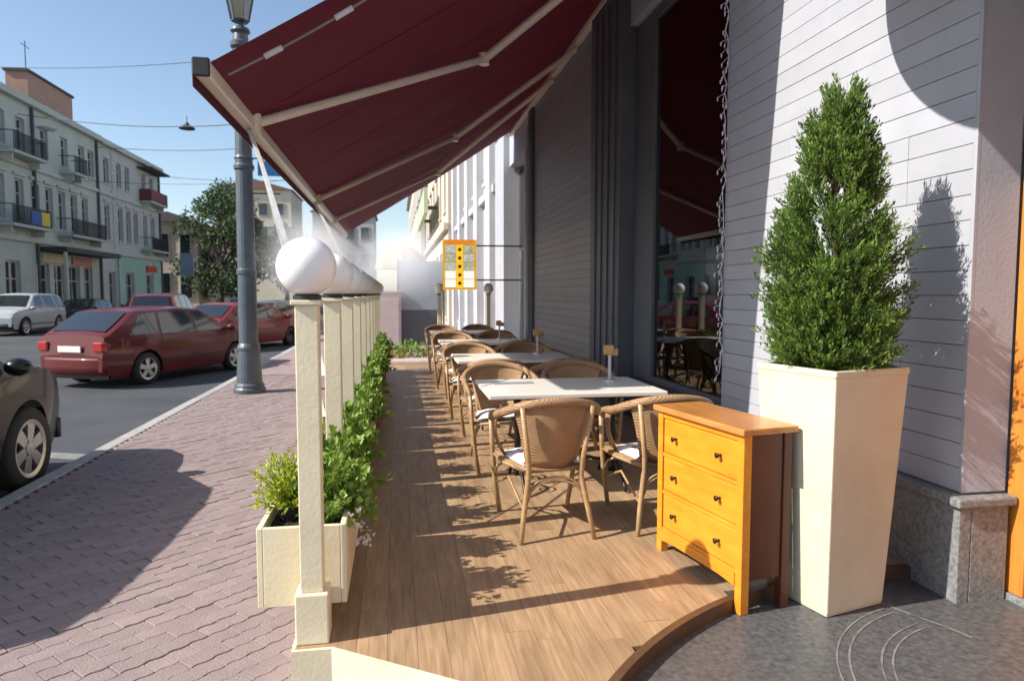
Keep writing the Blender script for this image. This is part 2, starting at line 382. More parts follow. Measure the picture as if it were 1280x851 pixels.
# ================================================================== RESTAURANT BUILDING (wall plane x = WX, facing -X)
rb = thing('restaurant_building', 'restaurant with white painted board wall, tall dark windows and granite plinth beside the terrace', 'building', (WX, 2.767, ZS))
def rbx(name, m, x0, x1, y0, y1, z0, z1, bevel=.003, parent=None, off=(0, 0, 0)):
    # world coordinates in, local to the building (or its part) out
    ox, oy, oz = WX, 2.767, ZS
    return BX(name, m, parent or rb, x0 - ox, x1 - ox, y0 - oy, y1 - oy, z0 - oz, z1 - oz, bevel=bevel)
ROWH = .117
def boards(y0, y1, z0, z1, split, m=None):
    z = z0; k = 0
    while z < z1 - .02:
        zt = min(z + ROWH, z1)
        cuts = [y0] + sorted(split(k)) + [y1]
        for a, b in zip(cuts, cuts[1:]):
            d = random.uniform(0, .0025)
            rbx('wall_board', m or white_board, WX + d, WX + .022, a + .0012, b - .0012, z + .0016, zt - .0016, bevel=.002)
        z = zt; k += 1
joint_wall = mat('wall_joint_grey', (.33, .33, .365), (.28, .28, .31), 6, .8)
# entrance pier
rbx('pier_core', joint_wall, WX + .0225, 3.6, 2.79, 5.20, -.2, 5.2)
rbx('reveal', lilac_shade_wall, WX + .004, 2.877, 2.767, 2.789, .455, 5.2)
boards(2.789, 5.20, .455, 5.2, lambda k: [3.2 + .0] if k % 9 in (3, 4, 5) else ([4.3] if k % 7 == 2 else []))
rbx('corner_bead', white_board, WX - .001, WX + .020, 2.7665, 2.7885, .455, 5.2)
rbx('plinth_stone', granite, WX - .045, WX + .0215, 2.725, 3.45, -.2, .40, bevel=.006)
rbx('plinth_stone', granite, WX - .045, WX + .0215, 3.453, 4.3, -.2, .40, bevel=.006)
rbx('plinth_stone', granite, WX - .045, WX + .0215, 4.303, 5.2, -.2, .40, bevel=.006)
rbx('plinth_stone', granite, WX + .0225, 2.86, 2.725, 2.766, -.2, .40, bevel=.006)
rbx('plinth_cap', granite, WX - .075, 2.88, 2.695, 2.765, .402, .45, bevel=.012)
rbx('plinth_cap', granite, WX - .075, WX + .02, 2.767, 5.2, .402, .45, bevel=.012)
# entrance door in the recess
dr = rbx('door', door_wood, 2.98, 3.03, 1.15, 2.66, -.02, 2.6)
for (a, b) in ((.12, .9), (1.05, 2.45)):
    rbx('door_panel', door_wood, 2.965, 2.979, 2.0, 2.55, a, b, bevel=.008); rbx('door_panel', door_wood, 2.965, 2.979, 1.25, 1.8, a, b, bevel=.008)
rbx('door_frame', door_wood, 2.885, 3.06, 2.66, 2.764, -.028, 2.72, bevel=.006)
rbx('door_frame', door_wood, 2.885, 3.06, 1.06, 1.148, -.028, 2.72, bevel=.006)
rbx('door_frame', door_wood, 2.885, 3.06, 1.15, 2.658, 2.602, 2.72, bevel=.006)
rbx('door_transom', dglass, 2.95, 3.0, 1.06, 2.764, 2.73, 3.2)
rbx('lintel', lilac_shade_wall, WX + .01, 3.6, 1.06, 2.764, 3.25, 5.2)
rbx('pier_core', lilac_shade_wall, WX + .01, 3.6, -2.5, 1.055, -.2, 5.2)
rbx('threshold', granite, 2.87, 3.1, 1.06, 2.76, -.1, -.0285)
# window bay
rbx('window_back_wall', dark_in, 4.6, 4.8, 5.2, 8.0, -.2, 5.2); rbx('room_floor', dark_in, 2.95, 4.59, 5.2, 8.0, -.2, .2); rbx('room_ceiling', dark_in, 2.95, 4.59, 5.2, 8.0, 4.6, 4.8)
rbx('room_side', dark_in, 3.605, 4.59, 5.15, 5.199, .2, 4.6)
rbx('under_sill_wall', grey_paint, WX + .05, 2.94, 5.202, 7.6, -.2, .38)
sill = rbx('window_sill', grey_paint, WX - .03, 2.94, 5.202, 7.6, .385, .43, bevel=.006)
win = rbx('window_frame', grey_paint, WX + .10, WX + .20, 7.05, 7.6, .433, 4.4, bevel=.006)
rbx('window_frame', grey_paint, WX + .10, WX + .20, 5.203, 5.28, .433, 4.4, bevel=.006)
rbx('window_frame', grey_paint, WX + .10, WX + .20, 5.282, 7.048, .433, .50, bevel=.006)
rbx('window_frame', grey_paint, WX + .10, WX + .20, 5.282, 7.048, 4.3, 4.4, bevel=.006)
rbx('window_pane', glass, WX + .14, WX + .148, 5.282, 7.048, .502, 4.298, bevel=0)
rbx('lintel', lilac_shade_wall, WX + .02, 3.2, 5.203, 7.6, 4.42, 5.2)
rbx('curtain', mat('net_curtain', (.10, .07, .06), (.05, .035, .03), 4, .9, stretch=(1, 12, 1)), 3.4, 3.42, 6.2, 7.6, .5, 4.2)
# dark pilaster with fluted edges
rbx('pilaster', grey_paint, WX - .09, 3.2, 7.62, 8.78, -.2, 5.0, bevel=.01)
for yy in (7.75, 8.0, 8.25, 8.5): rbx('pilaster_rib', grey_paint, WX - .115, WX - .091, yy, yy + .1, .5, 4.8, bevel=.008)
rbx('pilaster_base', granite, WX - .13, WX - .088, 7.58, 8.82, -.2, .45, bevel=.008)
# second boarded panel
rbx('pier_core', joint_wall, WX + .0225, 3.6, 8.80, 12.88, -.2, 5.2)
boards(8.80, 12.88, .455, 5.2, lambda k: [10.2 + (k % 3) * .4] if k % 2 else [11.6 - (k % 4) * .3], shaded_board)
rbx('plinth_stone', granite, WX - .045, WX + .0215, 8.81, 10.8, -.2, .45, bevel=.006)
rbx('plinth_stone', granite, WX - .045, WX + .0215, 10.803, 12.88, -.2, .45, bevel=.006)
rbx('pilaster', grey_paint, WX - .06, 3.2, 12.9, 13.25, -.2, 5.0, bevel=.01)
rbx('drain_pipe', mat('pale_pipe', (.6, .6, .62), None, 5, .4), WX - .16, WX - .07, 13.05, 13.14, .5, 4.6, bevel=.03)
# far doorway
rbx('window_back_wall', dark_in, 4.0, 4.2, 13.25, 15.95, -.2, 5.2)
rbx('door', grey_paint, WX + .25, WX + .30, 13.26, 15.94, 0, 2.4)
rbx('window_pane', glass, WX + .24, WX + .248, 13.5, 15.7, .4, 2.2, bevel=0)
rbx('window_pane', glass, WX + .26, WX + .268, 13.26, 15.94, 2.45, 4.3, bevel=0)
rbx('lintel', lilac_shade_wall, WX + .02, 3.2, 13.26, 15.94, 4.35, 5.2)
rbx('pilaster', white_board, WX - .12, 3.6, 15.96, 17.3, -.2, 5.2, bevel=.01)
# upper storeys
rbx('upper_wall', lilac_shade_wall, WX + .03, 11, -2.5, 17.3, 5.21, 9.5)
rbx('cornice', white_board, WX - .2, WX + .029, -2.5, 17.3, 5.21, 5.4)

# round entrance canopy, above the frame, throws the curved shadow on the pier
cn = thing('entrance_canopy', 'half-round canopy over the entrance door', 'canopy', (WX, 1.93, 3.28))
MB().prism([(-x, y) for x, y in disc_poly(0, 0, 1.46, -math.pi / 2, math.pi / 2, 48)][::-1], -.06, .06).build('canopy_slab', mat('canopy_grey', (.3, .3, .32), None, 4, .6), cn)

# ------------------------------------------------------------------ string lights down the pier edge
sl_ = thing('string_lights', 'string of small white icicle lights hanging down the wall edge beside the dark window', 'lights', (WX - .03, 5.17, 3.9))
w = MB(); b = MB(); pts = []
for i in range(46):
    z = -i * .07; pts.append((random.uniform(-.012, .012), random.uniform(-.02, .02), z))
    for k in range(2):
        dx, dy = random.uniform(-.035, .01), random.uniform(-.02, .06)
        p = (pts[-1][0] + dx, pts[-1][1] + dy, z - random.uniform(.0, .05))
        w.tube([pts[-1], p], .002, 4); b.tube([p, (p[0], p[1], p[2] - .03)], [.006, .003], 5)
w.tube(pts, .004, 5).build('wire', strap_m, sl_); b.build('bulbs', mat('white_bulb', (.85, .85, .9), None, 5, .2), sl_)['kind'] = 'stuff'

# ================================================================== AWNING
AX, AZ, TZ = -1.06, 2.70, 5.06
AY0, AY1 = 4.22, 15.3
aw = thing('folding_awning', 'long maroon canvas awning sloping from the restaurant wall over the terrace', 'awning', (WX, AY0, TZ))
L_ = AY1 - AY0; DXA = AX - WX; DZA = AZ - TZ
NP = 9
for i in range(NP):
    y0, y1 = L_ * i / NP, L_ * (i + 1) / NP; rows = []
    for a in range(9):
        t = a / 8; rows.append([(DXA * t, y0 + (y1 - y0) * b_ / 4, DZA * t - .05 * math.sin(math.pi * t)  + .010 * math.sin((y0 + (y1 - y0) * b_ / 4) * 5.1 + t * 3) * math.sin(math.pi * t)) for b_ in range(5)])
    MB().grid(rows).build('canvas_strip', awning_m, aw, smooth=True)
sm = MB()
for i in range(1, NP):
    y0 = L_ * i / NP; sm.grid([[(DXA * t, y0 + q, DZA * t - .05 * math.sin(math.pi * t) - .004) for q in (-.012, .012)] for t in [a / 8 for a in range(9)]])
sm.build('seams', mat('maroon_seam', (.2, .008, .025), None, 3, .8), aw)
BX('front_bar', awn_arm, aw, DXA - .05, DXA + .035, -.04, L_ + .04, DZA - .075, DZA + .02, bevel=.012)
BX('bar_end_cap', black_pl, aw, DXA - .055, DXA + .04, -.07, -.041, DZA - .08, DZA + .025, bevel=.008)
BX('valance', awning_m, aw, DXA - .062, DXA - .053, -.03, L_ + .03, DZA - .13, DZA + .005, bevel=.002)
BX('wall_rail', awn_arm, aw, -.10, -.005, -.04, L_ + .04, -.14, -.04, bevel=.01)
MB().tube([(-.06, -.05, .03), (-.06, L_ + .05, .03)], .06, 14).build('canvas_roll', awning_m, aw, smooth=True)
def fab(x, y, off): return (x - WX, y - AY0, DZA * (x - WX) / DXA - off)
for (yb, xe, ye, yw) in ((5.45, .92, 7.10, 5.75), (9.62, .93, 10.7, 9.7), (12.2, .83, 13.4, 11.1)):
    p0, p1, p2 = fab(AX + .03, yb, .05), fab(xe, ye, .17), fab(WX - .05, yw, .14)
    a = MB(); a.tube([p0, p1], .036, 10).build('arm', awn_arm, aw, smooth=False)
    MB().tube([p1, p2], .042, 10).build('arm', awn_arm, aw)
    MB().lathe([(.001, -.055), (.055, -.055), (.055, .055), (.001, .055)], 14, p1).build('elbow_joint', awn_arm, aw)
    MB().lathe([(.001, -.07), (.05, -.07), (.05, .07), (.001, .07)], 14, p0).build('bar_bracket', awn_arm, aw)
# misting hose with nozzles clipped under the near edge
hz = thing('misting_hose', 'thin grey misting hose with pale nozzles slung under the near edge of the maroon awning', 'hose', (AX, AY0 + .12, AZ))
pts = []
for i in range(33):
    t = i / 32; x = AX + .1 + 3.3 * t; p = fab(x, AY0 + .12, 0); pts.append((p[0] + WX - AX, 0, p[2] + TZ - AZ - .075 - .03 * abs(math.sin(t * 9))))
MB().tube(pts, .008, 6).build('hose', mat('grey_hose', (.2, .17, .18), None, 5, .5), hz)
for i in (2, 6, 11, 17, 24): MB().tube([pts[i], pts[i + 1]], .017, 8).build('nozzle', strap_m, hz)

# tie straps from the bar down to posts
def strap(a, b, w_, label):
    a, b = Vector(a), Vector(b); t = thing('tie_strap', label, 'strap', tuple(b), 0, 'white awning tie straps')
    rows = []
    for i in range(13):
        q = a.lerp(b, i / 12); q.y += .03 * math.sin(i * .9); q.x += .05 * math.sin(math.pi * i / 12) * .4
        rows.append([tuple(q - b + Vector((-w_, 0, 0))), tuple(q - b + Vector((w_, .008, 0)))])
    MB().grid(rows).build('webbing', strap_m, t, solid=.004)
    return t
strap((AX, 5.40, AZ - .09), (-.395, 3.87, .95), .014, 'white webbing strap tied from the awning bar bracket down to the second cream post')
strap((AX, 5.47, AZ - .09), (-.40, 3.88, .72), .01, 'thinner white cord hanging beside the webbing strap at the awning bracket')
strap((AX, 9.62, AZ - .09), (-.39, 8.19, 1.3), .016, 'white strap hanging from the middle arm of the awning to the post row')

# ================================================================== CREAM POSTS WITH GLOBES
PX, PY0, PS = -.345, 2.79, 1.08
def make_post():
    t = thing('globe_post', '', 'post', (0, 0, 0), 0, 'cream posts with globe lamps along the terrace edge')
    BX('post_base', cream, t, -.065, .065, -.065, .065, 0, .205, bevel=.006)
    BX('post_shaft', cream, t, -.044, .044, -.044, .044, .2055, 1.355, bevel=.004)
    BX('post_cap', cream, t, -.058, .058, -.058, .058, 1.3555, 1.375, bevel=.004)
    MB().lathe([(.001, 1.3755), (.055, 1.3755), (.055, 1.392), (.04, 1.40), (.001, 1.40)], 20).build('lamp_holder', black_pl, t)
    r = .116; zc = 1.505
    MB().lathe([(max(.0005, r * math.sin(math.pi * i / 18)), zc - r * math.cos(math.pi * i / 18)) for i in range(19)], 28).build('globe', globe_m, t, smooth=True)
    return t
post = make_post(); ORD = ['corner', 'second', 'third', 'fourth', 'fifth', 'sixth', 'seventh', 'eighth', 'ninth', 'tenth', 'eleventh']
posts = []
for k in range(11):
    o = post if k == 0 else copy_tree(post); o.location = (PX, PY0 + PS * k, 0)
    o['label'] = 'cream square post with white globe lamp at the open corner of the deck' if k == 0 else f'{ORD[k]} cream globe-topped post along the flower boxes, counted from the open deck corner'
    posts.append(o)
for k, x in enumerate((.88, 1.90)):
    o = copy_tree(post); o.location = (x, 14.05, 0); o.scale = (.85, .85, 1)
    o['label'] = ['cream globe post at the far end of the deck behind the street-side chairs', 'cream globe post at the far end of the deck next to the restaurant wall'][k]

# ------------------------------------------------------------------ flower boxes and their plants
def make_box():
    t = thing('flower_box', '', 'planter', (0, 0, 0), 0, 'cream wooden flower boxes between the posts')
    l, h0, h1 = .47, .105, .44
    BX('side_board', cream, t, -.23, -.207, -l, l, h0, h1); BX('side_board', cream, t, .105, .128, -l, l, h0, h1)
    BX('end_board', cream, t, -.206, .104, -l, -l + .022, h0, h1 - .001); BX('end_board', cream, t, -.206, .104, l - .022, l, h0, h1 - .001)
    BX('bottom_board', cream, t, -.206, .104, -l + .023, l - .023, h0 + .002, h0 + .02)
    BX('soil', soil, t, -.206, .104, -l + .023, l - .023, h0 + .021, h1 - .05)
    BX('rail', cream, t, -.03, .03, -PS / 2 + .045, PS / 2 - .045, .065, .104)
    return t
fbox = make_box(); 
def leaf(mb, p, d, up, ln, wd, fold=.25):
    d = Vector(d).normalized(); up = Vector(up); s = d.cross(up); s = s.normalized() if s.length > 1e-4 else d.orthogonal().normalized(); n_ = s.cross(d)
    p = Vector(p); m = p + d * ln * .5 - n_ * wd * fold
    mb.add([p, m + s * wd * .5 + n_ * wd * fold, p + d * ln, m - s * wd * .5 + n_ * wd * fold, m], [(0, 1, 4), (1, 2, 4), (2, 3, 4), (3, 0, 4)])
def rdir(zmin=-1):
    while True:
        v = Vector((random.gauss(0, 1), random.gauss(0, 1), random.gauss(0, 1)))
        if v.length > .1:
            v.normalize()
            if v.z > zmin: return v
def plant_mesh(kind):
    f = MB(); st = MB(); fl = MB()
    if kind == 'lime':
        for i in range(95):
            d = rdir(.2); L1 = random.uniform(.14, .27); tip = Vector((d.x * L1 * .6, d.y * L1 * .6, d.z * L1))
            st.tube([(0, 0, 0), tuple(tip * .6), tuple(tip)], .002, 4, False)
            for j in range(16):
                t = random.uniform(.3, 1.05); leaf(f, tip * t + rdir() * .012, (d + rdir() * .9), rdir(), random.uniform(.02, .036), .012)
    else:
        for i in range(88):
            a = random.uniform(0, 6.283); d = Vector((math.cos(a), math.sin(a) * 1.3, random.uniform(.1, 1.3) if i % 5 < 3 else random.uniform(1.8, 4))).normalized()
            L1 = random.uniform(.12, .29); tip = d * L1; tip.z -= .25 * (tip.x ** 2 + tip.y ** 2) / .06 * .1
            st.tube([(0, 0, 0), tuple(tip * .6 + Vector((0, 0, .02))), tuple(tip)], .0025, 4, False)
            for j in range(14):
                t = random.uniform(.35, 1.05); leaf(f, tip * t + rdir() * .02, (d * .6 + rdir(-.4)), rdir(.1), random.uniform(.035, .06), random.uniform(.03, .045), .15)
        for i in range(12):
            d = Vector((random.uniform(.3, 1), random.uniform(-1, 1), random.uniform(-.5, .35))).normalized(); c = d * random.uniform(.17, .23)
            for j in range(7): leaf(fl, c + rdir() * .012, rdir(), rdir(), .022, .018)
    return f, st, fl
def plant_proto(kind, nm):
    t = thing(nm, '', 'plant'); f, st, fl = plant_mesh(kind)
    f.build('leaves', leaf_lime if kind == 'lime' else leaf_geran, t); st.build('stems', leaf_geran, t)
    if fl.v: fl.build('flowers', petal_white if kind == 'white' else petal_red, t)['kind'] = 'stuff'
    return t
plime = plant_proto('lime', 'feathery_plant'); pger = plant_proto('red', 'geranium'); pger2 = plant_proto('white', 'geranium')
used = set()
def put(proto, loc, rz, sc, label, group, zs=1.0):
    o = proto if proto.name not in used else copy_tree(proto); used.add(proto.name)
    o.location = loc; o.rotation_euler = (0, 0, rz); o.scale = (sc, sc, sc * zs); o['label'] = label; o['group'] = group; return o
pot = thing('nursery_pot', 'black plastic pot holding the lime feathery plant inside the nearest flower box', 'pot', (-.475, 3.13, .391))
MB().lathe([(.001, .001), (.052, .001), (.06, .07), (.062, .075), (.055, .075), (.05, .05), (.001, .05)], 18).build('pot_wall', black_pl, pot, smooth=False)
for k in range(9):
    yc = PY0 + PS * (k + .5); o = fbox if k == 0 else copy_tree(fbox); o.location = (PX, yc, 0)
    nth = ['first', 'second', 'third', 'fourth', 'fifth', 'sixth', 'seventh', 'eighth', 'ninth'][k]
    o['label'] = f'cream wooden flower box hung between posts, {nth} from the open deck corner'
    put(plime, (-.475 if k == 0 else -.47, yc - (.20 if k == 0 else .1), .44 if k == 0 else .39), k * 1.3, 1.12 if k == 0 else random.uniform(.8, 1), f'lime green feathery plant in the {nth} flower box from the deck corner', 'feathery plants in the flower boxes')
    for q, (dy, pr) in enumerate(((-.24, pger2), (.22, pger))):
        put(pr, (-.295 + random.uniform(-.02, .02), yc + dy, .395), k * 2.1 + q, random.uniform(.76, .92),
            f'leafy geranium with {"white" if q == 0 else "red"} flowers in the {nth} flower box from the deck corner', 'geraniums in the flower boxes', 1.35)

# ================================================================== CHAIRS
def make_chair():
    t = thing('wicker_armchair', '', 'chair', (0, 0, 0), 0, 'wicker armchairs at the terrace tables')
    # rim path (local: chair faces +Y)
    rim = []
    for i in range(33):
        a = math.pi * (i / 32); # from right arm front, round the back, to left arm front
        x = .30 * math.cos(a) * (1.0 + .05 * math.sin(a)); y = .02 - .31 * math.sin(a) ** .8
        z = .685 + .11 * math.sin(a) ** 1.2
        rim.append((x, y, z))
    rim = [(.285, .27, .615), (.298, .20, .65), (.303, .11, .673)] + rim + [(-.303, .11, .673), (-.298, .20, .65), (-.285, .27, .615)]
    MB().tube(rim, [.019] * 3 + [.026] * (len(rim) - 6) + [.019] * 3, 10).build('rim', wicker, t, smooth=True)
    # woven back shell, narrow at the seat
    rows = []
    for j in range(9):
        v = j / 8; row = []
        for i in range(25):
            a = R(40) + R(100) * i / 24
            xr, yr, zr = .30 * math.cos(a) * (1 + .05 * math.sin(a)), .02 - .31 * math.sin(a) ** .8, .685 + .11 * math.sin(a) ** 1.2
            xb, yb, zb = .19 * math.cos(a), .03 - .235 * math.sin(a), .40
            e = v ** .85; bow = .018 * math.sin(math.pi * v)
            row.append((xr + (xb - xr) * e, yr + (yb - yr) * e - bow, zr + (zb - zr) * v))
        rows.append(row)
    MB().grid(rows).build('back_panel', wicker, t, smooth=True, solid=.014)
    for s in (1, -1):
        rows = []
        for j in range(9):
            v = j / 8; y0 = -.02 + .12 * v; w_ = .11 - .03 * math.sin(math.pi * v)
            x = s * (.298 - .075 * v ** 1.4 + .02 * math.sin(math.pi * v)); z = .675 - .26 * v
            rows.append([(x, y0, z), (x + s * .004, y0 + w_ * .5, z - .005), (x, y0 + w_, z)])
        MB().grid(rows).build('arm_panel', wicker, t, smooth=True, solid=.012)
        MB().tube([(s * .225, .30, 0), (s * .262, .285, .25), (s * .275, .28, .42), (s * .287, .265, .615)], [.015, .016, .016, .015], 8).build('front_leg', cane, t, smooth=True)
        MB().tube([(s * .215, -.30, 0), (s * .19, -.262, .16), (s * .155, -.225, .36), (s * .16, -.245, .46), (s * .205, -.285, .765)], [.014, .016, .017, .016, .014], 8).build('back_leg', cane, t, smooth=True)
        MB().tube([(s * .16, -.21, .385), (s * .25, .02, .39), (s * .265, .27, .385)], .011, 7).build('side_rail', cane, t, smooth=True)
        MB().tube([(s * .19, -.25, .18), (s * .22, .02, .30), (s * .245, .28, .2)], .008, 6).build('side_arch', cane, t, smooth=True)
        MB().tube([(s * .262, .262, .25), (s * .262, .18, .33), (s * .262, .05, .375)], .008, 6).build('corner_brace', cane, t, smooth=True)
    for off in (0, .02):
        pts = [(-.188 + .01 * 0, -.25, .17 + off)] + [(.15 * math.cos(math.pi * (1 - i / 10)), -.235, .25 + off + .085 * math.sin(math.pi * i / 10)) for i in range(11)] + [(.188, -.25, .17 + off)]
        MB().tube(pts, .007, 6).build('back_arch', cane, t, smooth=True)
    MB().tube([(-.262, .275, .385), (.262, .275, .385)], .012, 7).build('front_rail', cane, t, smooth=True)
    rows = []
    for j in range(7):
        y = -.215 + .49 * j / 6; w_ = .185 + (.265 - .185) * min(1, j / 4)
        rows.append([(w_ * (i / 4 - 1), y, .40 - .012 * (1 - (i / 4 - 1) ** 2)) for i in range(9)])
    MB().grid(rows).build('seat', wicker, t, smooth=True, solid=.014)
    cu = MB(); rows_t = []; rows_b = []
    for j in range(9):
        y = -.17 + .40 * j / 8; w_ = .17 + .055 * min(1, j / 5); ed = math.sin(math.pi * min(1, max(0, (j + .3) / 8.6))) ** .4
        rows_t.append([(w_ * (i / 5 - 1), y, .412 + .035 * ed * (1 - abs(i / 5 - 1) ** 4)) for i in range(11)])
        rows_b.append([(w_ * (i / 5 - 1), y, .41) for i in range(11)][::-1])
    cu.grid(rows_t); cu.grid(rows_b); cu.build('cushion', cush, t, smooth=True)
    return t
chair = make_chair(); first = [True]
def put_chair(x, y, rz, label):
    o = chair if first[0] else copy_tree(chair); first[0] = False
    o.location = (x, y, 0.001); o.rotation_euler = (0, 0, rz); o['label'] = label
# ------------------------------------------------------------------ tables
def make_table():
    t = thing('cafe_table', '', 'table', (0, 0, 0), 0, 'pale rectangular terrace tables')
    BX('tabletop', tabletop_m, t, -.62, .62, -.42, .42, .70, .73, bevel=.006)
    BX('apron', black_iron, t, -.5, .5, -.3, .3, .675, .6995, bevel=.003)
    for s in (-1, 1):
        MB().lathe([(.001, .08), (.03, .08), (.022, .16), (.02, .4), (.022, .6), (.04, .67), (.001, .674)], 12, (s * .36, 0, 0)).build('column', black_iron, t, smooth=True)
        for q in (-1, 1):
            pts = [(s * .36, q * (.02 + .30 * i / 10), .10 + .10 * math.sin(math.pi * (i / 10) ** .8) - .088 * (i / 10)) for i in range(11)]
            MB().tube(pts, .012, 7).build('foot', black_iron, t, smooth=True)
            sc = [(s * .36, q * (.16 + (.07 - .004 * i) * math.cos(.55 * i)), .15 + (.07 - .004 * i) * math.sin(.55 * i)) for i in range(15)]
            MB().tube(sc, .007, 6).build('scroll', black_iron, t, smooth=True)
    MB().tube([(-.36, 0, .16), (0, 0, .22), (.36, 0, .16)], .012, 7).build('stretcher', black_iron, t, smooth=True)
    return t
table = make_table(); TY = (4.82, 7.15, 9.55, 12.0); nthT = ['first', 'second', 'third', 'fourth']
for k, y in enumerate(TY):
    o = table if k == 0 else copy_tree(table); o.location = (1.22, y, .0005)
    o['label'] = ('pale cafe table beside the yellow chest of drawers' if k == 0 else f'pale cafe table, {nthT[k]} in the row from the chest of drawers')
    for s, side_n in ((-1, 'street-side'), (1, 'wall-side')):
        x = 1.22 + s * .32
        j = lambda a: random.uniform(-a, a)
        put_chair(x - (.02 if s < 0 else -.05), y - .855 + (j(.02) if k else 0), j(.03) if k else R(-2) * s, f'{side_n} wicker armchair with its back towards the drawers at the {nthT[k]} table from the drawers')
        put_chair(x - (.05 if s < 0 else 0) + j(.02), y + .68 + j(.02), math.pi + j(.05), f'{side_n} wicker armchair facing the drawers across the {nthT[k]} table from the drawers')
# extras on tables
nap = tag(MB().box(-.15, .15, -.035, .035, 0, .006).build('cutlery_sleeve', mat('grey_napkin', (.25, .27, .3), None, 6, .8), loc=(.86, 4.98, .7315)), 'folded grey cutlery sleeve lying on the first sunlit table', 'napkin')
def card_stand(loc, label):
    t = thing('table_sign', label, 'sign', loc, 0, 'little wooden table signs on stems')
    MB().lathe([(.001, 0), (.045, 0), (.045, .012), (.008, .018), (.007, .02)], 16).build('foot', steel, t)
    MB().tube([(0, 0, .018), (0, 0, .20)], .012, 8).build('stem', mat('clear_stem', (.55, .55, .55), None, 5, .15), t)
    w_ = mat('light_wood', (.5, .3, .12), (.35, .19, .07), 14, .6)
    BX('plate', w_, t, -.05, .03, -.012, .012, .20, .275, bevel=.008); BX('plate', w_, t, -.02, .075, .0125, .03, .19, .245, bevel=.008)
card_stand((1.62, 5.02, .7305), 'little wooden sign on a stem standing on the first table')
card_stand((1.55, 7.4, .7305), 'little wooden sign on a stem standing on the second table')
card_stand((1.5, 9.9, .7305), 'little wooden sign on a stem standing on the third table')

# ================================================================== CHEST OF DRAWERS
ang = math.atan2(1.45 - 1.395, 3.47 - 2.72)
ch = thing('chest_of_drawers', 'yellow pine chest of three drawers with brown top standing half off the curved deck edge', 'dresser', (1.463, 3.128, 0), R(10))
# local: front faces -X, width along Y
WD, DP, HT = .71, .27, .80
hw = WD / 2
for (sy, lo) in ((-1, -.0595), (1, .0007)):
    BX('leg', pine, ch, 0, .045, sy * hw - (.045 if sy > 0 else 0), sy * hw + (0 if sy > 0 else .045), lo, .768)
    BX('leg', pine_shaded, ch, DP - .045, DP, sy * hw - (.045 if sy > 0 else 0), sy * hw + (0 if sy > 0 else .045), lo, .768)
BX('side_panel', pine_shaded, ch, .046, DP - .046, -hw + .008, -hw + .024, .09, .767); BX('side_panel', pine_shaded, ch, .046, DP - .046, hw - .024, hw - .008, .09, .767)
BX('back_panel', pine_shaded, ch, DP - .02, DP - .01, -hw + .046, hw - .046, .10, .767)
BX('bottom_panel', pine_shaded, ch, .03, DP - .021, -hw + .046, hw - .046, .115, .13)
BX('top', pine_top, ch, -.022, DP + .015, -hw - .022, hw + .022, .769, HT, bevel=.006)
zz = [.14, .345, .55, .755]
for k in range(3):
    BX('drawer_rail', pine, ch, .003, .03, -hw + .046, hw - .046, zz[k] - .022, zz[k] - .002)
    d_ = BX('drawer_front', pine, ch, .006, .028, -hw + .050, hw - .050, zz[k], zz[k + 1] - .024, bevel=.006)
    for s in (-1, 1):
        zc = (zz[k] + zz[k + 1]) / 2 - .01; yk = s * (hw - .17)
        MB().tube([(.006, yk, zc), (-.006, yk, zc), (-.014, yk, zc), (-.022, yk, zc), (-.024, yk, zc)], [.007, .006, .012, .014, .004], 12).build('knob', black_iron, d_, smooth=True)
BX('drawer_rail', pine, ch, .003, .03, -hw + .046, hw - .046, .735, .7675)
# shaped skirt
sk = []
n = 24
for i in range(n + 1):
    y = -hw + .046 + (WD - .092) * i / n; e = min(i, n - i) / 5; z = .095 - (.012 * max(0, 1 - e) ** 1.5); sk.append((y, z))
a = MB(); a.grid([[(.005, y, .1225) for y, z in sk], [(.005, y, z - .02) for y, z in sk]]); a.build('skirt', pine, ch, solid=.016)

# ================================================================== TALL PLANTER + CONIFER
TPX, TPY = 2.03, 2.91
tp = thing('tall_planter', 'tall tapered cream square planter standing by the entrance beside the drawers', 'planter', (TPX, TPY, -.0595), R(14))
def sq(h, z): return [(-h, -h, z), (h, -h, z), (h, h, z), (-h, h, z)]
a = MB(); prof = [(.176, 0), (.180, .02), (.230, 1.09), (.234, 1.10), (.234, 1.125), (.214, 1.125), (.210, 1.07)]
vs = []; fs = []
for h, z in prof: vs += sq(h, z)
for i in range(len(prof) - 1):
    for k in range(4): fs.append((i * 4 + k, i * 4 + (k + 1) % 4, (i + 1) * 4 + (k + 1) % 4, (i + 1) * 4 + k))
fs.append((3, 2, 1, 0)); a.add(vs, fs).build('planter_wall', cream_dirty, tp, bevel=.006)
a = MB(); a.add(sq(.209, 1.07), [(0, 1, 2, 3)]).build('soil', soil, tp)
tj = thing('conifer', 'bushy green cone-shaped conifer growing in the tall cream planter', 'shrub', (TPX, TPY, 1.005))
MB().tube([(0, 0, 0), (.01, 0, .5), (-.01, .01, .95), (0, 0, 1.35)], [.022, .018, .012, .004], 8).build('trunk', bark, tj)
PROF = [(0, .27), (.12, .315), (.32, .345), (.52, .34), (.70, .285), (.90, .215), (1.08, .18), (1.2, .15), (1.32, .095), (1.42, .012)]
def prad(z):
    for (a0, r0), (a1, r1) in zip(PROF, PROF[1:]):
        if a0 <= z <= a1: return r0 + (r1 - r0) * (z - a0) / (a1 - a0)
    return .01
cr = MB(); br = MB(); random.seed(21)
clumps = []
for i in range(330):
    z = 1.31 * (1 - math.sqrt(random.random())) if random.random() < .5 else random.uniform(.0, 1.31); a0 = random.uniform(0, 6.283)
    clumps.append((a0, z, prad(z) * .91 * random.uniform(.70, 1.10)))
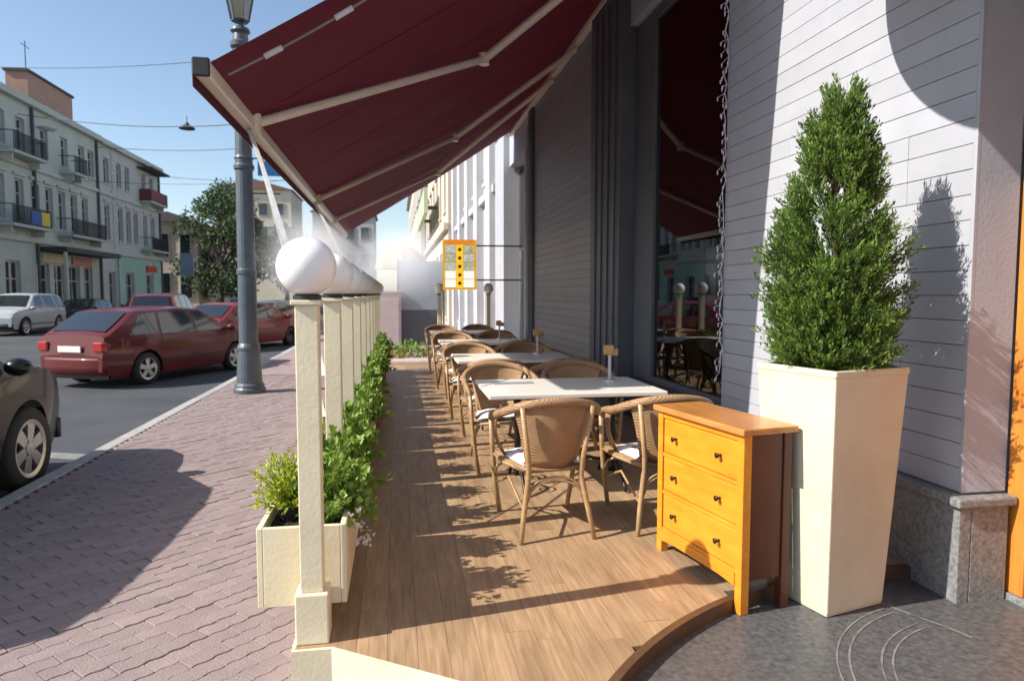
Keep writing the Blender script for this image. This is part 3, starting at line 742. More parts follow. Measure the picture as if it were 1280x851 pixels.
for a0, z, rr in clumps:
    for q in range(7):
        a1 = a0 + random.gauss(0, .045 / max(rr, .05)); z1 = z + random.gauss(0, .03); r1 = rr * random.uniform(.86, 1.06)
        tip = Vector((math.cos(a1) * r1, math.sin(a1) * r1, max(.02, z1) + .04))
        root = Vector((math.cos(a0) * rr * .35, math.sin(a0) * rr * .35, max(.02, z - .10)))
        br.tube([tuple(root), tuple(root.lerp(tip, .6)), tuple(tip)], [.003, .0022, .001], 3, False)
        ax = (tip - root).normalized(); fan = rdir(); fan = (fan - ax * fan.dot(ax)).normalized()
        for j in range(34):
            t = random.uniform(.35, 1.06); sgn = random.choice((-1, 1)); dv = ax * random.uniform(.5, 1) + fan * sgn * random.uniform(.3, 1.0) + Vector((0, 0, .5)) + rdir() * .2
            base = root.lerp(tip, t) + fan * sgn * random.uniform(0, .028) * (1.25 - t) + rdir() * .006
            leaf(cr, base, dv, rdir(), random.uniform(.014, .032), random.uniform(.006, .010), .2)
cr.build('crown', leaf_thuja, tj); br.build('branches', bark, tj)

# ================================================================== STREET LAMP
lp = thing('street_lamp', 'grey cast-iron street lamp with flared base and glazed lantern on the pavement edge', 'street lamp', (-2.36, 11.56, ZS))
MB().lathe([(.001, 0), (.25, 0), (.25, .06), (.235, .08), (.225, .10), (.235, .12), (.20, .16), (.185, .45), (.17, .68), (.178, .70), (.178, .74), (.165, .77), (.15, .80)], 24).build('base', lamp_iron, lp, smooth=False)
MB().lathe([(.15, .80), (.148, .84), (.142, 1.9), (.155, 1.92), (.155, 1.98), (.14, 2.0), (.132, 3.55), (.155, 3.57), (.16, 3.62), (.135, 3.66), (.135, 3.72), (.15, 3.74), (.13, 3.78), (.112, 4.9), (.108, 5.05)], 20).build('shaft', lamp_iron, lp, smooth=False)
MB().lathe([(.108, 5.05), (.15, 5.08), (.155, 5.15), (.115, 5.2), (.115, 5.42), (.155, 5.46), (.16, 5.52), (.12, 5.56), (.11, 5.66), (.15, 5.70), (.13, 5.75), (.06, 5.79), (.05, 5.83), (.11, 5.86)], 20).build('capital', lamp_iron, lp, smooth=False)
MB().lathe([(.13, 5.87), (.25, 6.47)], 6).build('lantern_glass', glass, lp)
a = MB()
for k in range(6):
    c_, s_ = math.cos(k * math.pi / 3), math.sin(k * math.pi / 3); a.tube([(.135 * c_, .135 * s_, 5.86), (.257 * c_, .257 * s_, 6.48)], .011, 5)
a.lathe([(.001, 6.47), (.28, 6.47), (.28, 6.5), (.12, 6.67), (.03, 6.72), (.02, 6.87), (.001, 6.88)], 6).lathe([(.001, 5.855), (.14, 5.855), (.14, 5.88), (.001, 5.88)], 6); a.build('lantern_frame', lamp_iron, lp)
for z in (3.2, 3.75): MB().tube([(.1, 0, z), (.55, 0, z)], .012, 6).build('bracket', lamp_iron, lp)
bs = thing('hanging_sign', 'small blue and white sign plate hung from the street lamp bracket', 'sign', (-1.93, 11.56, 3.28))
BX('plate', mat('blue_enamel', (.04, .22, .5), None, 3, .35), bs, -.22, .30, -.015, .015, .0, .22); BX('plate_edge', mat('white_enamel', (.7, .72, .75), None, 3, .35), bs, -.22, .30, -.016, .016, .223, .262)
for x in (-.15, .22): MB().tube([(x, 0, .26), (x, 0, .27)], .006, 5).build('hook', steel, bs)

# ================================================================== CARS
def paint(name, c): return mat(name, c, tuple(v * .9 for v in c), 2, .5, metal=.0, coat=.55, spec=.25)
def lerp_prof(P, x):
    if x <= P[0][0]: return P[0][1]
    for (a, za), (b, zb) in zip(P, P[1:]):
        if a <= x <= b: return za + (zb - za) * ((x - a) / (b - a) if b > a else 1)
    return P[-1][1]
def make_car(label, body_m, loc, rz, P, Lc, Wc, belt, rw, axles, wins, ws, rg, group='cars parked along the street', detail=True, spokes=5, plate=True, rack=False):
    t = thing('parked_car', label, 'car', loc, rz, group)
    Zr = max(z for _, z in P); hwid = Wc / 2; z0 = .20 if rw < .33 else .26
    def wx(x): return hwid * (1 - .16 * abs(2 * x / Lc) ** 5)
    def wid(x, z):
        w_ = wx(x)
        if z > belt: w_ *= 1 - .25 * (z - belt) / (Zr - belt)
        else: w_ *= 1 - .05 * ((belt - .25 - z) / .5) ** 2 if z < belt - .25 else 1 - .02 * ((z - belt + .25) / .25) ** 2 * 0
        return w_
    ra = rw * 1.17
    def bot(x):
        b_ = z0
        for ax in axles:
            if abs(x - ax) < ra: b_ = max(b_, rw + math.sqrt(ra * ra - (x - ax) ** 2))
        e = abs(2 * x / Lc)
        return max(b_, z0 + (.12 * ((e - .9) / .1) if e > .9 else 0))
    xs_ = set([-Lc / 2 + Lc * i / 60 for i in range(61)] + [p[0] for p in P])
    for ax in axles:
        for k in range(17): xs_.add(ax + ra * math.cos(math.pi * k / 16) * .9999)
    xs_ = sorted(xs_); secs = []
    for x in xs_:
        zt = lerp_prof(P, x); zb = bot(x); top = max(zt, zb + .05); half = []
        zc = min(belt, top - .035)
        for k in range(6): z = zb + (zc - zb) * k / 5; half.append((wid(x, z), z))
        for k in range(1, 4): z = zc + (top - .03 - zc) * k / 3; half.append((wid(x, z), z))
        we = wid(x, top - .03)
        for k in (1, 2, 3): half.append((we * (1 - .06 * k), top - .03 + .03 * math.sin(k / 3 * math.pi / 2)))
        half.append((we * .4, top + .02)); half.append((0, top + .025))
        secs.append([(x, y, z) for y, z in half] + [(x, -y, z) for y, z in half[-2::-1]])
    a = MB(); a.grid(secs); n = len(secs[0]); a.f.append(tuple(range(n))); m = (len(secs) - 1) * n; a.f.append(tuple(m + k for k in range(n - 1, -1, -1)))
    b_ = a.build('body', body_m, t, smooth=True); q = b_.modifiers.new('w', 'WEIGHTED_NORMAL') if False else None
    b_.modifiers.new('e', 'EDGE_SPLIT').split_angle = R(38)
    BX('underbody', black_pl, t, -Lc / 2 + .2, Lc / 2 - .2, -hwid + .22, hwid - .22, z0 - .04, .6, bevel=0)
    for (xa, xb, xc, xd) in wins:      # bottom rear, bottom front, top front, top rear
        for s in (1, -1):
            rows = []
            for j in range(6):
                v = j / 5; row = []
                for i in range(9):
                    u = i / 8; x0_, x1_ = xa + (xd - xa) * v, xb + (xc - xb) * v; x = x0_ + (x1_ - x0_) * u
                    zt = lerp_prof(P, x) - .075; z = belt + .025 + (max(zt, belt + .04) - belt - .025) * v
                    row.append((x, s * (wid(x, z) + .006), z))
                rows.append(row if s > 0 else row)
            MB().grid(rows).build('side_window', dglass, t, smooth=True)
    for nm, ((xa, za), (xb, zb)) in (('windscreen', ws), ('rear_window', rg)):
        rows = []
        for j in range(6):
            v = .06 + .88 * j / 5; x = xa + (xb - xa) * v; z = za + (zb - za) * v; w_ = wid(x, z) * .86
            rows.append([(x + (.012 if nm == 'windscreen' else -.012), w_ * (i / 5 - 1), z + .028 - .012 * abs(i / 5 - 1) ** 2) for i in range(11)])
        MB().grid(rows).build(nm, dglass, t, smooth=True)
    # wheels
    for ax in axles:
        for s in (1, -1):
            w_ = thing('wheel', None, None, (ax, s * (hwid - .11), rw)); w_.parent = t
            if 'label' in w_: del w_['label']
            pr = [(rw * .66, -.09), (rw * .94, -.10), (rw, -.07), (rw, .07), (rw * .94, .10), (rw * .66, .09)]
            MB().lathe(pr, 28, axis='y').build('tyre', tyre_m, w_, smooth=True)
            MB().lathe([(rw * .66, s * .085), (rw * .63, s * .06), (rw * .55, s * .02), (.001, s * .015)], 24, axis='y').build('wheel_dish', black_pl if spokes else rim_m, w_, smooth=True)
            if detail:
                r_ = MB(); r_.lathe([(rw * .60, s * .085), (rw * .70, s * .095), (rw * .69, s * .07), (rw * .60, s * .06)], 28, axis='y')
                for k in range(spokes):
                    an = 2 * math.pi * k / spokes + .3; c_, d_ = math.cos(an), math.sin(an); px_, pz_ = -d_, c_
                    wa, wb = rw * .11, rw * .17; vs = []
                    for (r0, w0) in ((rw * .1, wa), (rw * .64, wb)):
                        for q in (-1, 1):
                            for e in (.05, .083): vs.append((c_ * r0 + px_ * w0 * q, s * e, d_ * r0 + pz_ * w0 * q))
                    r_.add(vs, [(1, 3, 7, 5), (0, 4, 6, 2), (0, 1, 5, 4), (2, 6, 7, 3)])
                r_.lathe([(rw * .18, s * .04), (rw * .17, s * .088), (.001, s * .09)], 12, axis='y')
                r_.build('rim', rim_m, w_)
    xr, xf = -Lc / 2, Lc / 2; hr = wx(xr + .05)
    MB().grid([[(xr + .10 * (abs(i / 8 - 1)) ** 3 - .035, hr * 1.0 * (i / 8 - 1), z) for i in range(17)] for z in (z0 + .06, .40, .52, .56)]).build('rear_bumper', body_m, t, smooth=True, solid=.05)
    MB().grid([[(xf - .10 * (abs(i / 8 - 1)) ** 3 + .03, hr * 1.0 * (i / 8 - 1), z) for i in range(17)] for z in (z0 + .05, .40, .50)]).build('front_bumper', black_pl, t, smooth=True, solid=.05)
    for s in (1, -1):
        zl = min(belt - .12, .78)
        BX('tail_light', lens_red, t, xr - .025, xr + .22, s * hr - (.20 if s > 0 else .012), s * hr + (.012 if s > 0 else .20), zl - .10, zl + .07, bevel=.02)
        BX('headlight', lens_clear, t, xf - .32, xf - .01, s * hr * .98 - (.26 if s > 0 else .0), s * hr * .98 + (.0 if s > 0 else .26), zl - .14, zl + .0, bevel=.03)
        xm = ws[0][0] - .12
        MB().lathe([(max(.001, .1 * math.sin(math.pi * i / 8)), -.075 * math.cos(math.pi * i / 8)) for i in range(9)], 12, (xm, s * (wid(xm, belt) + .10), belt + .06)).build('mirror', body_m, t, smooth=True)
        for xh in ((wins[-1][0] + .12), (wins[max(0, len(wins) - 2)][0] + .12)):
            BX('door_handle', body_m, t, xh, xh + .17, s * (wid(xh, belt - .1) + .001) - .012, s * (wid(xh, belt - .1) + .001) + .02, belt - .12, belt - .09, bevel=.008)
        rows = [[(x, s * (wid(x, z) + .004), z) for z in (.43, .47)] for x in [axles[0] + ra + .03 + (axles[1] - axles[0] - 2 * ra - .06) * i / 12 for i in range(13)]]
        MB().grid(rows).build('side_moulding', black_pl, t, solid=.012)
        if detail:
            sm_ = MB()
            for xq in sorted(set([w2[0] for w2 in wins[1:]] + [w2[1] for w2 in wins[1:]])):
                sm_.grid([[(xq + e, s * (wid(xq, z) + .003), z) for e in (-.005, .005)] for z in [.34 + (belt - .34) * q / 8 for q in range(9)]])
            sm_.build('door_gap', black_pl, t)
        if rack: MB().tube([(-1.5, s * hwid * .68, Zr + .03), (-1.3, s * hwid * .68, Zr + .07), (.1, s * hwid * .68, Zr + .07), (.3, s * hwid * .68, Zr + .02)], .02, 6).build('roof_rail', black_pl, t)
    if plate: 
        zp = .72 if rw < .33 else .8
        BX('number_plate', plate_m, t, xr - .035, xr - .012, -.26, .26, zp - .055, zp + .055)
    return t
HATCH = [(-2.16, .60), (-2.12, .96), (-2.02, 1.0), (-1.42, 1.385), (-1.2, 1.42), (-.2, 1.445), (.30, 1.41), (1.12, .985), (1.7, .90), (2.02, .80), (2.16, .60)]
HW = [(-1.66, -.98, -.90, -1.30), (-.90, -.02, -.02, -.82), (.06, .90, .30, .06)]
red = paint('red_car_paint', (.10, .004, .008)); red2 = paint('bright_red_paint', (.17, .013, .012)); dark = mat('black_car_paint', (.010, .010, .011), (.008, .008, .009), 2, .35, spec=.2, coat=.3); silv = paint('silver_car_paint', (.42, .44, .46)); greyc = paint('grey_car_paint', (.10, .105, .115))
make_car('dark red five-door estate parked at an angle beside the street lamp', red, (-4.87, 15.35, ZR), R(64.5), HATCH, 4.32, 1.70, .93, .305, (-1.25, 1.27), HW, ((1.12, .985), (.30, 1.41)), ((-2.02, 1.0), (-1.42, 1.385)))
SUVP = [(-2.3, .75), (-2.26, 1.08), (-2.15, 1.12), (-1.95, 1.62), (-1.6, 1.70), (0, 1.72), (.45, 1.66), (1.22, 1.13), (1.9, 1.05), (2.2, .93), (2.3, .72)]
SW = [(-1.95, -1.25, -1.2, -1.78), (-1.15, -.2, -.2, -1.08), (-.1, .95, .45, -.1)]
make_car('black off-road car with six-spoke alloy wheels parked alongside the kerb', dark, (-4.09, 5.06, ZR), R(90), SUVP, 4.62, 1.86, 1.06, .365, (-1.35, 1.47), SW, ((1.22, 1.13), (.45, 1.66)), ((-2.15, 1.12), (-1.95, 1.62)), spokes=6)
make_car('bright red hatchback with pale number plate parked behind the dark red estate', red2, (-4.75, 22.9, ZR), R(66), HATCH, 4.2, 1.70, .93, .30, (-1.25, 1.25), HW, ((1.12, .985), (.30, 1.41)), ((-2.02, 1.0), (-1.42, 1.385)), detail=False)
make_car('dark grey car parked furthest along the row by the street lamp', greyc, (-4.5, 28.3, ZR), R(68), HATCH, 4.3, 1.72, .93, .31, (-1.25, 1.25), HW, ((1.12, .985), (.30, 1.41)), ((-2.02, 1.0), (-1.42, 1.385)), detail=False)
make_car('silver off-road car parked across the road in front of the green house', silv, (-16.0, 32.6, ZR), R(-90), SUVP, 4.6, 1.84, 1.06, .36, (-1.35, 1.47), SW, ((1.22, 1.13), (.45, 1.66)), ((-2.15, 1.12), (-1.95, 1.62)))
make_car('black saloon parked across the road behind the silver off-road car', dark, (-16.0, 38.6, ZR), R(-90), HATCH, 4.3, 1.74, .93, .31, (-1.25, 1.25), HW, ((1.12, .985), (.30, 1.41)), ((-2.02, 1.0), (-1.42, 1.385)), detail=False)
make_car('tall red people carrier driving away in the middle of the road', red, (-8.9, 28.5, ZR), R(95), SUVP, 4.4, 1.8, 1.06, .33, (-1.35, 1.4), SW, ((1.22, 1.13), (.45, 1.66)), ((-2.15, 1.12), (-1.95, 1.62)), detail=False)
make_car('red hatchback parked far along the opposite pavement', red2, (-15.9, 47, ZR), R(-90), HATCH, 4.2, 1.70, .93, .30, (-1.25, 1.25), HW, ((1.12, .985), (.30, 1.41)), ((-2.02, 1.0), (-1.42, 1.385)), detail=False)
make_car('pale silver hatchback far down the road beyond the red people carrier', silv, (-9.8, 47, ZR), R(92), HATCH, 4.2, 1.70, .93, .30, (-1.25, 1.25), HW, ((1.12, .985), (.30, 1.41)), ((-2.02, 1.0), (-1.42, 1.385)), detail=False)

# ================================================================== FAR BUILDINGS
win_frame_m = mat('window_frame_white', (.5, .5, .5), None, 3, .6)
def building(name, label, xf, face, y0, y1, H, wall_m, wins, depth=10, cornices=(), trim=None, roof_m=None, frame=None, extra=None):
    """xf = plane of the front, face = +1 front looks to +X, -1 to -X; wins = (yc, z0, z1, w, arched)"""
    t = thing(name, label, 'building', (xf, (y0 + y1) / 2, ZS)); yc0 = (y0 + y1) / 2; trim = trim or wall_m; fr = frame or win_frame_m
    X_ = lambda d: -face * d            # d metres behind the front
    def bx(nm, m, d0, d1, ya, yb, za, zb, par=None, bev=0):
        a_, b_ = sorted((X_(d0), X_(d1))); return BX(nm, m, par or t, a_, b_, ya - yc0, yb - yc0, za - ZS, zb - ZS, bevel=bev)
    # front wall built round the openings: columns between sorted windows per storey band
    bands = sorted(set((z0, z1) for _, z0, z1, _, _ in wins)); zc = ZS; wm = MB()
    def wb(ya, yb, za, zb):
        if yb - ya > .01 and zb - za > .01: a_, b_ = sorted((X_(0), X_(.35))); wm.box(a_, b_, ya - yc0, yb - yc0, za - ZS, zb - ZS)
    for (z0, z1) in bands:
        wb(y0, y1, zc, z0); p = y0
        for yc, a_, b_, w_, ar in sorted(w for w in wins if (w[1], w[2]) == (z0, z1)):
            wb(p, yc - w_ / 2, z0, z1); p = yc + w_ / 2
        wb(p, y1, z0, z1); zc = z1
    wb(y0, y1, zc, H); wm.build('wall', wall_m, t)
    bx('inner_wall', dark_in, .8, depth, y0, y1, ZS, H - .1)
    for yc, z0, z1, w_, ar in wins:
        f = bx('window', fr, .18, .24, yc - w_ / 2, yc - w_ / 2 + .09, z0, z1)
        bx('frame', fr, .18, .24, yc + w_ / 2 - .09, yc + w_ / 2, z0, z1, f); bx('frame', fr, .18, .24, yc - w_ / 2 + .091, yc + w_ / 2 - .091, z1 - .1, z1, f)
        bx('frame', fr, .18, .24, yc - w_ / 2 + .091, yc + w_ / 2 - .091, z0, z0 + .1, f); bx('frame', fr, .19, .235, yc - .03, yc + .03, z0 + .1, z1 - .1, f)
        bx('frame', fr, .19, .235, yc - w_ / 2 + .091, yc + w_ / 2 - .091, z0 + (z1 - z0) * .66, z0 + (z1 - z0) * .66 + .06, f) if z1 - z0 > 1.4 else None
        bx('pane', dglass, .241, .26, yc - w_ / 2, yc + w_ / 2, z0, z1, f); bx('sill', trim, -.08, -.001, yc - w_ / 2 - .1, yc + w_ / 2 + .1, z0 - .12, z0, f)
        if ar: bx('window_hood', trim, -.12, -.001, yc - w_ / 2 - .15, yc + w_ / 2 + .15, z1 + .15, z1 + .32, f)
    for (za, zb, pr) in cornices: bx('cornice', trim, -pr, -.001, y0 - .02, y1 + .02, za, zb)
    rm = roof_m or mat('roof_grey', (.12, .11, .11), None, 2, .7)
    a = MB(); r0, r1, r2 = X_(-.35), X_(depth * .5), X_(depth + .3)
    a.add([(r0, y0 - yc0 - .1, H - ZS), (r1, y0 - yc0 - .1, H + 1.3 - ZS), (r2, y0 - yc0 - .1, H - ZS), (r0, y1 - yc0 + .1, H - ZS), (r1, y1 - yc0 + .1, H + 1.3 - ZS), (r2, y1 - yc0 + .1, H - ZS)],
          [(0, 1, 4, 3), (1, 2, 5, 4), (0, 2, 1), (3, 4, 5), (0, 3, 5, 2)]); a.build('roof', rm, t)
    if extra: extra(t, bx, X_, yc0)
    return t
green_up = mat('grey_green_render', (.45, .50, .46), (.35, .40, .37), .6, .85, .2, 20)
mint = mat('mint_render', (.31, .50, .43), (.25, .41, .35), .7, .85, .2, 20)
trim_m = mat('pale_green_trim', (.45, .49, .46), (.36, .40, .37), 1.5, .8)
iron_far = mat('balcony_iron', (.03, .035, .04), None, 3, .6)
brick_ch = mat('old_chimney_brick', (.42, .25, .19), (.3, .2, .16), 2, .9, .3, 20)
def balcony(t, bx, X_, yc0, ya, yb, z, m=None, solid=None, plants=False):
    s = bx('balcony', trim_m, -.95, -.001, ya, yb, z - .14, z)
    if solid: bx('balustrade', solid, -.95, -.90, ya, yb, z + .001, z + .95, s); bx('balustrade', solid, -.899, -.05, ya, ya + .05, z + .001, z + .95, s); bx('balustrade', solid, -.899, -.05, yb - .05, yb, z + .001, z + .95, s)
    else:
        bx('handrail', iron_far, -.95, -.90, ya, yb, z + .95, z + 1.0, s); bx('handrail', iron_far, -.899, -.02, ya, ya + .04, z + .95, z + 1.0, s); bx('handrail', iron_far, -.899, -.02, yb - .04, yb, z + .95, z + 1.0, s)
        n_ = int((yb - ya) / .16)
        for k in range(n_ + 1): yy = ya + (yb - ya - .035) * k / n_; bx('baluster', iron_far, -.945, -.905, yy, yy + .035, z + .001, z + .949, s)
    for yy in (ya + .25, yb - .35): bx('bracket', trim_m, -.7, -.002, yy, yy + .12, z - .5, z - .141, s)
    return s
WA = [(y, 5.35, 7.75, .95, True) for y in (36.2, 38.2, 40.3, 42.2, 43.9, 45.5, 47.1, 48.7, 50.3)] + [(y, 9.35, 11.15, .95, False) for y in (38.5, 40.6, 42.6, 45.2, 47.7, 50.1, 51.5)] + \
     [(41.2, .2, 3.2, 1.5, False), (44.4, .2, 3.2, 1.5, False), (46.4, .2, 3.2, 1.5, False), (48.4, .2, 3.2, 1.5, False), (50.4, .2, 3.2, 1.3, False), (36.5, .2, 3.2, 2.0, False)]
def exA(t, bx, X_, yc0):
    balcony(t, bx, X_, yc0, 46.9, 48.6, 8.95); balcony(t, bx, X_, yc0, 40.0, 43.4, 8.95); s = balcony(t, bx, X_, yc0, 39.6, 43.6, 5.1)
    bx('banner', mat('blue_banner', (.03, .10, .32), None, 3, .7), -1.0, -.96, 41.3, 42.4, 5.2, 5.95, s); bx('banner', mat('yellow_banner', (.6, .5, .05), None, 3, .7), -1.0, -.96, 42.402, 43.3, 5.2, 5.95, s)
    balcony(t, bx, X_, yc0, 46.3, 51.2, 5.05)
    for yy in (43.75, 52.3): MB().tube([(X_(-.1), yy - yc0, .2), (X_(-.1), yy - yc0, 12.4)], .09, 8).build('drain_pipe', mat('dark_pipe', (.07, .08, .085), None, 3, .6), t)
    bx('shop_canopy', mat('dark_canopy', (.035, .045, .045), None, 2, .7), -1.5, -.002, 44.0, 52.0, 3.85, 4.15)
    for yy in (44.1, 51.9): bx('canopy_post', trim_m, -1.45, -1.3, yy - .08, yy + .08, -.19, 3.84)
    bx('shop_sign', mat('cream_sign', (.55, .5, .36), None, 2, .6), -.1, -.002, 44.3, 47.2, 3.25, 3.75); bx('shop_sign', mat('pink_sign', (.5, .2, .2), None, 2, .6), -.1, -.002, 48.0, 50.8, 3.25, 3.75)
    for (ya, yb, za, zb) in ((45.8, 51.5, 12.4, 14.3),):
        c_ = bx('chimney_stack', brick_ch, 1.0, 2.2, ya, yb, 12.2, 14.6); bx('chimney_cap', mat('dark_cap', (.06, .055, .055), None, 3, .8), .9, 2.3, ya - .1, yb + .1, 14.601, 14.75, c_)
    MB().tube([(X_(1.4), 46.5 - yc0, 14.8), (X_(1.4), 46.5 - yc0, 16.8)], .03, 6).tube([(X_(1.4), 46.0 - yc0, 16.5), (X_(1.4), 47.0 - yc0, 16.5)], .02, 5).build('antenna', iron_far, t)
    MB().lathe([(.001, 0), (.42, .1), (.55, .2), (.56, .22), (.001, .12)], 14, (X_(-.8), 43.9 - yc0, 10.9)).build('satellite_dish', mat('dish_white', (.6, .6, .6), None, 3, .5), t)
building('terraced_house', 'three-storey grey-green house with brick chimney, iron balconies and shop canopy across the road', -20.5, 1, 33, 52.55, 12.35, green_up, WA, cornices=((12.0, 12.36, .4), (8.45, 8.7, .15), (4.3, 4.6, .2)), trim=trim_m, extra=exA)
WB_ = [(y, 5.3, 7.8, .9, True) for y in (53.9, 56.3, 57.9, 59.4, 61.5, 63.3)] + [(y, 9.35, 11.15, .9, False) for y in (54.0, 56.3, 57.9, 61.4, 63.2)] + [(54.3, .0, 3.0, 1.2, False), (57.7, .0, 3.0, 1.6, False), (62.0, .0, 3.0, 1.6, False)]
def exB(t, bx, X_, yc0):
    balcony(t, bx, X_, yc0, 60.3, 64.3, 8.95, solid=mat('maroon_panel', (.16, .035, .04), None, 2, .7)); bx('balcony_roof', mat('dark_cap', (.06, .055, .055), None, 3, .8), -1.2, -.02, 60.0, 64.4, 11.5, 11.65)
    balcony(t, bx, X_, yc0, 60.3, 64.2, 5.0); bx('mint_ground_floor', mint, -.045, -.001, 55.0, 56.8, ZS, 4.2); bx('mint_ground_floor', mint, -.045, -.001, 58.6, 61.1, ZS, 4.2); bx('mint_ground_floor', mint, -.045, -.001, 62.9, 65.0, ZS, 4.2)
    bx('mint_ground_floor', mint, -.045, -.001, 56.801, 58.599, 3.05, 4.2); bx('red_sign', mat('red_sign', (.5, .06, .03), None, 2, .6), -.12, -.046, 61.2, 63.6, 3.2, 3.7)
    for k in range(20): bx('quoin', trim_m, -.06, -.001, 54.75 if k % 2 else 54.9, 55.4 if not k % 2 else 55.3, 4.7 + k * .36, 5.0 + k * .36)
    MB().tube([(X_(-.1), 64.9 - yc0, .2), (X_(-.1), 64.9 - yc0, 12.4)], .09, 8).build('drain_pipe', MATS['dark_pipe'], t)
building('terraced_house', 'three-storey house with mint ground floor, maroon balcony panel and quoins across the road', -20.5, 1, 52.6, 65.2, 12.3, mat('pale_lilac_render', (.45, .47, .46), (.36, .38, .375), .6, .85), WB_, cornices=((11.95, 12.31, .4), (8.45, 8.7, .15), (4.25, 4.6, .2)), trim=trim_m, extra=exB)
# small pale house closing the far side, its gable towards us
def gable_house(name, label, x0, x1, y0, y1, H, gab, wall_m, wins, roof_m):
    t = thing(name, label, 'building', ((x0 + x1) / 2, y0, ZS)); cx = (x0 + x1) / 2
    BX('wall', wall_m, t, x0 - cx, x1 - cx, 0, y1 - y0, 0, H - ZS, bevel=0)
    a = MB(); a.add([(x0 - cx - .4, -.4, H - ZS), (x1 - cx + .4, -.4, H - ZS), (0, -.4, H + gab - ZS), (x0 - cx - .4, y1 - y0, H - ZS), (x1 - cx + .4, y1 - y0, H - ZS), (0, y1 - y0, H + gab - ZS)], [(0, 1, 2), (3, 5, 4), (0, 2, 5, 3), (1, 4, 5, 2), (0, 3, 4, 1)]); a.build('roof', roof_m, t)
    for (xc, z0, z1, w_) in wins:
        f = BX('window', win_frame_m, t, xc - w_ / 2 - .1 - cx, xc + w_ / 2 + .1 - cx, -.1, -.001, z0 - .1 - ZS, z1 + .1 - ZS); BX('pane', dglass, f, xc - w_ / 2 - cx, xc + w_ / 2 - cx, -.12, -.101, z0 - ZS, z1 - ZS)
    return t
pale_y = mat('pale_yellow_render', (.55, .47, .38), (.45, .38, .31), .7, .85)
gable_house('gabled_house', 'narrow pale pink house with a low gable beyond the mint house', -24.5, -19.3, 72, 86, 8.4, 1.0, pale_y, [(-22.4, 1, 3.4, 1), (-20.4, 1, 3.4, 1), (-22.4, 5, 7.2, .9), (-20.4, 5, 7.2, .9)], mat('roof_grey', (.12, .11, .11), None, 2, .7))
gable_house('apartment_house', 'cream apartment house rising behind the street trees', -27, -16, 112, 125, 17.5, 1.6, mat('cream_far', (.6, .55, .42), (.5, .46, .36), .5, .85), [(x, z, z + 1.8, 1.2) for x in (-25, -22.6, -20.2, -17.8) for z in (10, 13.6)], mat('roof_red', (.22, .12, .09), None, 2, .7))
gable_house('apartment_house', 'pale stone apartment house closing the view down the road', -13.5, -3.5, 118, 132, 15, 2, mat('stone_far', (.5, .48, .45), (.42, .4, .38), .5, .85), [(x, z, z + 2, 1.3) for x in (-12, -9.8, -7.4, -5.0) for z in (1.5, 6, 10.5)], mat('roof_red', (.22, .12, .09), None, 2, .7))

# right-hand terrace of buildings beyond the restaurant
white_r = mat('white_stucco', (.50, .50, .52), (.43, .43, .45), 1, .8, .1, 30)
def exN(t, bx, X_, yc0):
    for yy in (17.6, 20.4, 23.2, 26.0, 28.8): bx('pilaster', white_r, -.22, -.001, yy, yy + .8, ZS, 7.8, None, .01)
building('neighbour_house', 'white stucco building with pilasters and tall dark windows next to the restaurant', 2.62, -1, 17.4, 30, 8.6, white_r, [(y, .3, 3.6, 1.5, False) for y in (19.4, 22.2, 25.0, 27.8)] + [(y, 4.6, 7.2, 1.3, False) for y in (19.4, 22.2, 25.0, 27.8)], cornices=((8.2, 8.6, .4), (4.0, 4.2, .15)), trim=white_r, extra=exN)
building('neighbour_house', 'pale cream building with a long light green sign beyond the white stucco building', 2.3, -1, 30.1, 52, 10.5, mat('cream_stucco', (.58, .52, .42), (.5, .44, .36), 1, .85), [(y, .3, 3.4, 1.8, False) for y in (32, 35, 38, 41, 44, 47, 50)] + [(y, 5.2, 7.4, 1.1, True) for y in (32, 35, 38, 41, 44, 47, 50)], cornices=((10.1, 10.5, .4), (4.2, 4.5, .2)),
         extra=lambda t, bx, X_, yc0: (bx('sign_board', mat('light_green_sign', (.5, .62, .42), None, 2, .5), -.8, -.6, 36.0, 47, 5.6, 6.9), bx('sign_edge', grey_paint, -.82, -.58, 36.0, 47, 6.901, 7.05), bx('sign_bracket', grey_paint, -.6, -.002, 38, 38.1, 6, 6.2), bx('sign_bracket', grey_paint, -.6, -.002, 45, 45.1, 6, 6.2)))
building('neighbour_house', 'grey stone building furthest along the restaurant side of the street', 1.9, -1, 52.1, 95, 13, mat('grey_stucco', (.5, .47, .43), (.42, .4, .37), .7, .85), [(y, z, z + 2.2, 1.3, False) for y in range(55, 94, 4) for z in (.5, 4.8, 8.8)], cornices=((12.6, 13, .4), (4.0, 4.3, .2)))

# ================================================================== TREES
def tree(label, loc, H, rx, seed, nleaf=5200, sz=.42):
    random.seed(seed); t = thing('street_tree', label, 'tree', loc, 0, 'street trees at the end of the road')
    MB().tube([(0, 0, 0), (.1, .05, H * .3), (-.1, 0, H * .6), (0, 0, H * .92)], [.28, .2, .12, .03], 8).build('trunk', bark, t)
    c = MB(); lb = MB(); cl = []
    for k in range(34):
        d = rdir(-.8); cl.append((Vector((d.x * rx * .72, d.y * rx * .72, H * .52 + d.z * H * .42)), random.uniform(.22, .36) * rx))
        lb.tube([(0, 0, H * .35), tuple(cl[-1][0] * .6 + Vector((0, 0, H * .2))), tuple(cl[-1][0])], [.1, .06, .02], 5, False)
    for i in range(nleaf):
        p, r_ = random.choice(cl); d = rdir(); q = p + d * r_ * random.uniform(.55, 1.08); leaf(c, q, rdir(), rdir(), sz * random.uniform(.6, 1.2), sz * .6, .15)
    c.build('crown', leaf_tree, t); lb.build('limbs', bark, t)
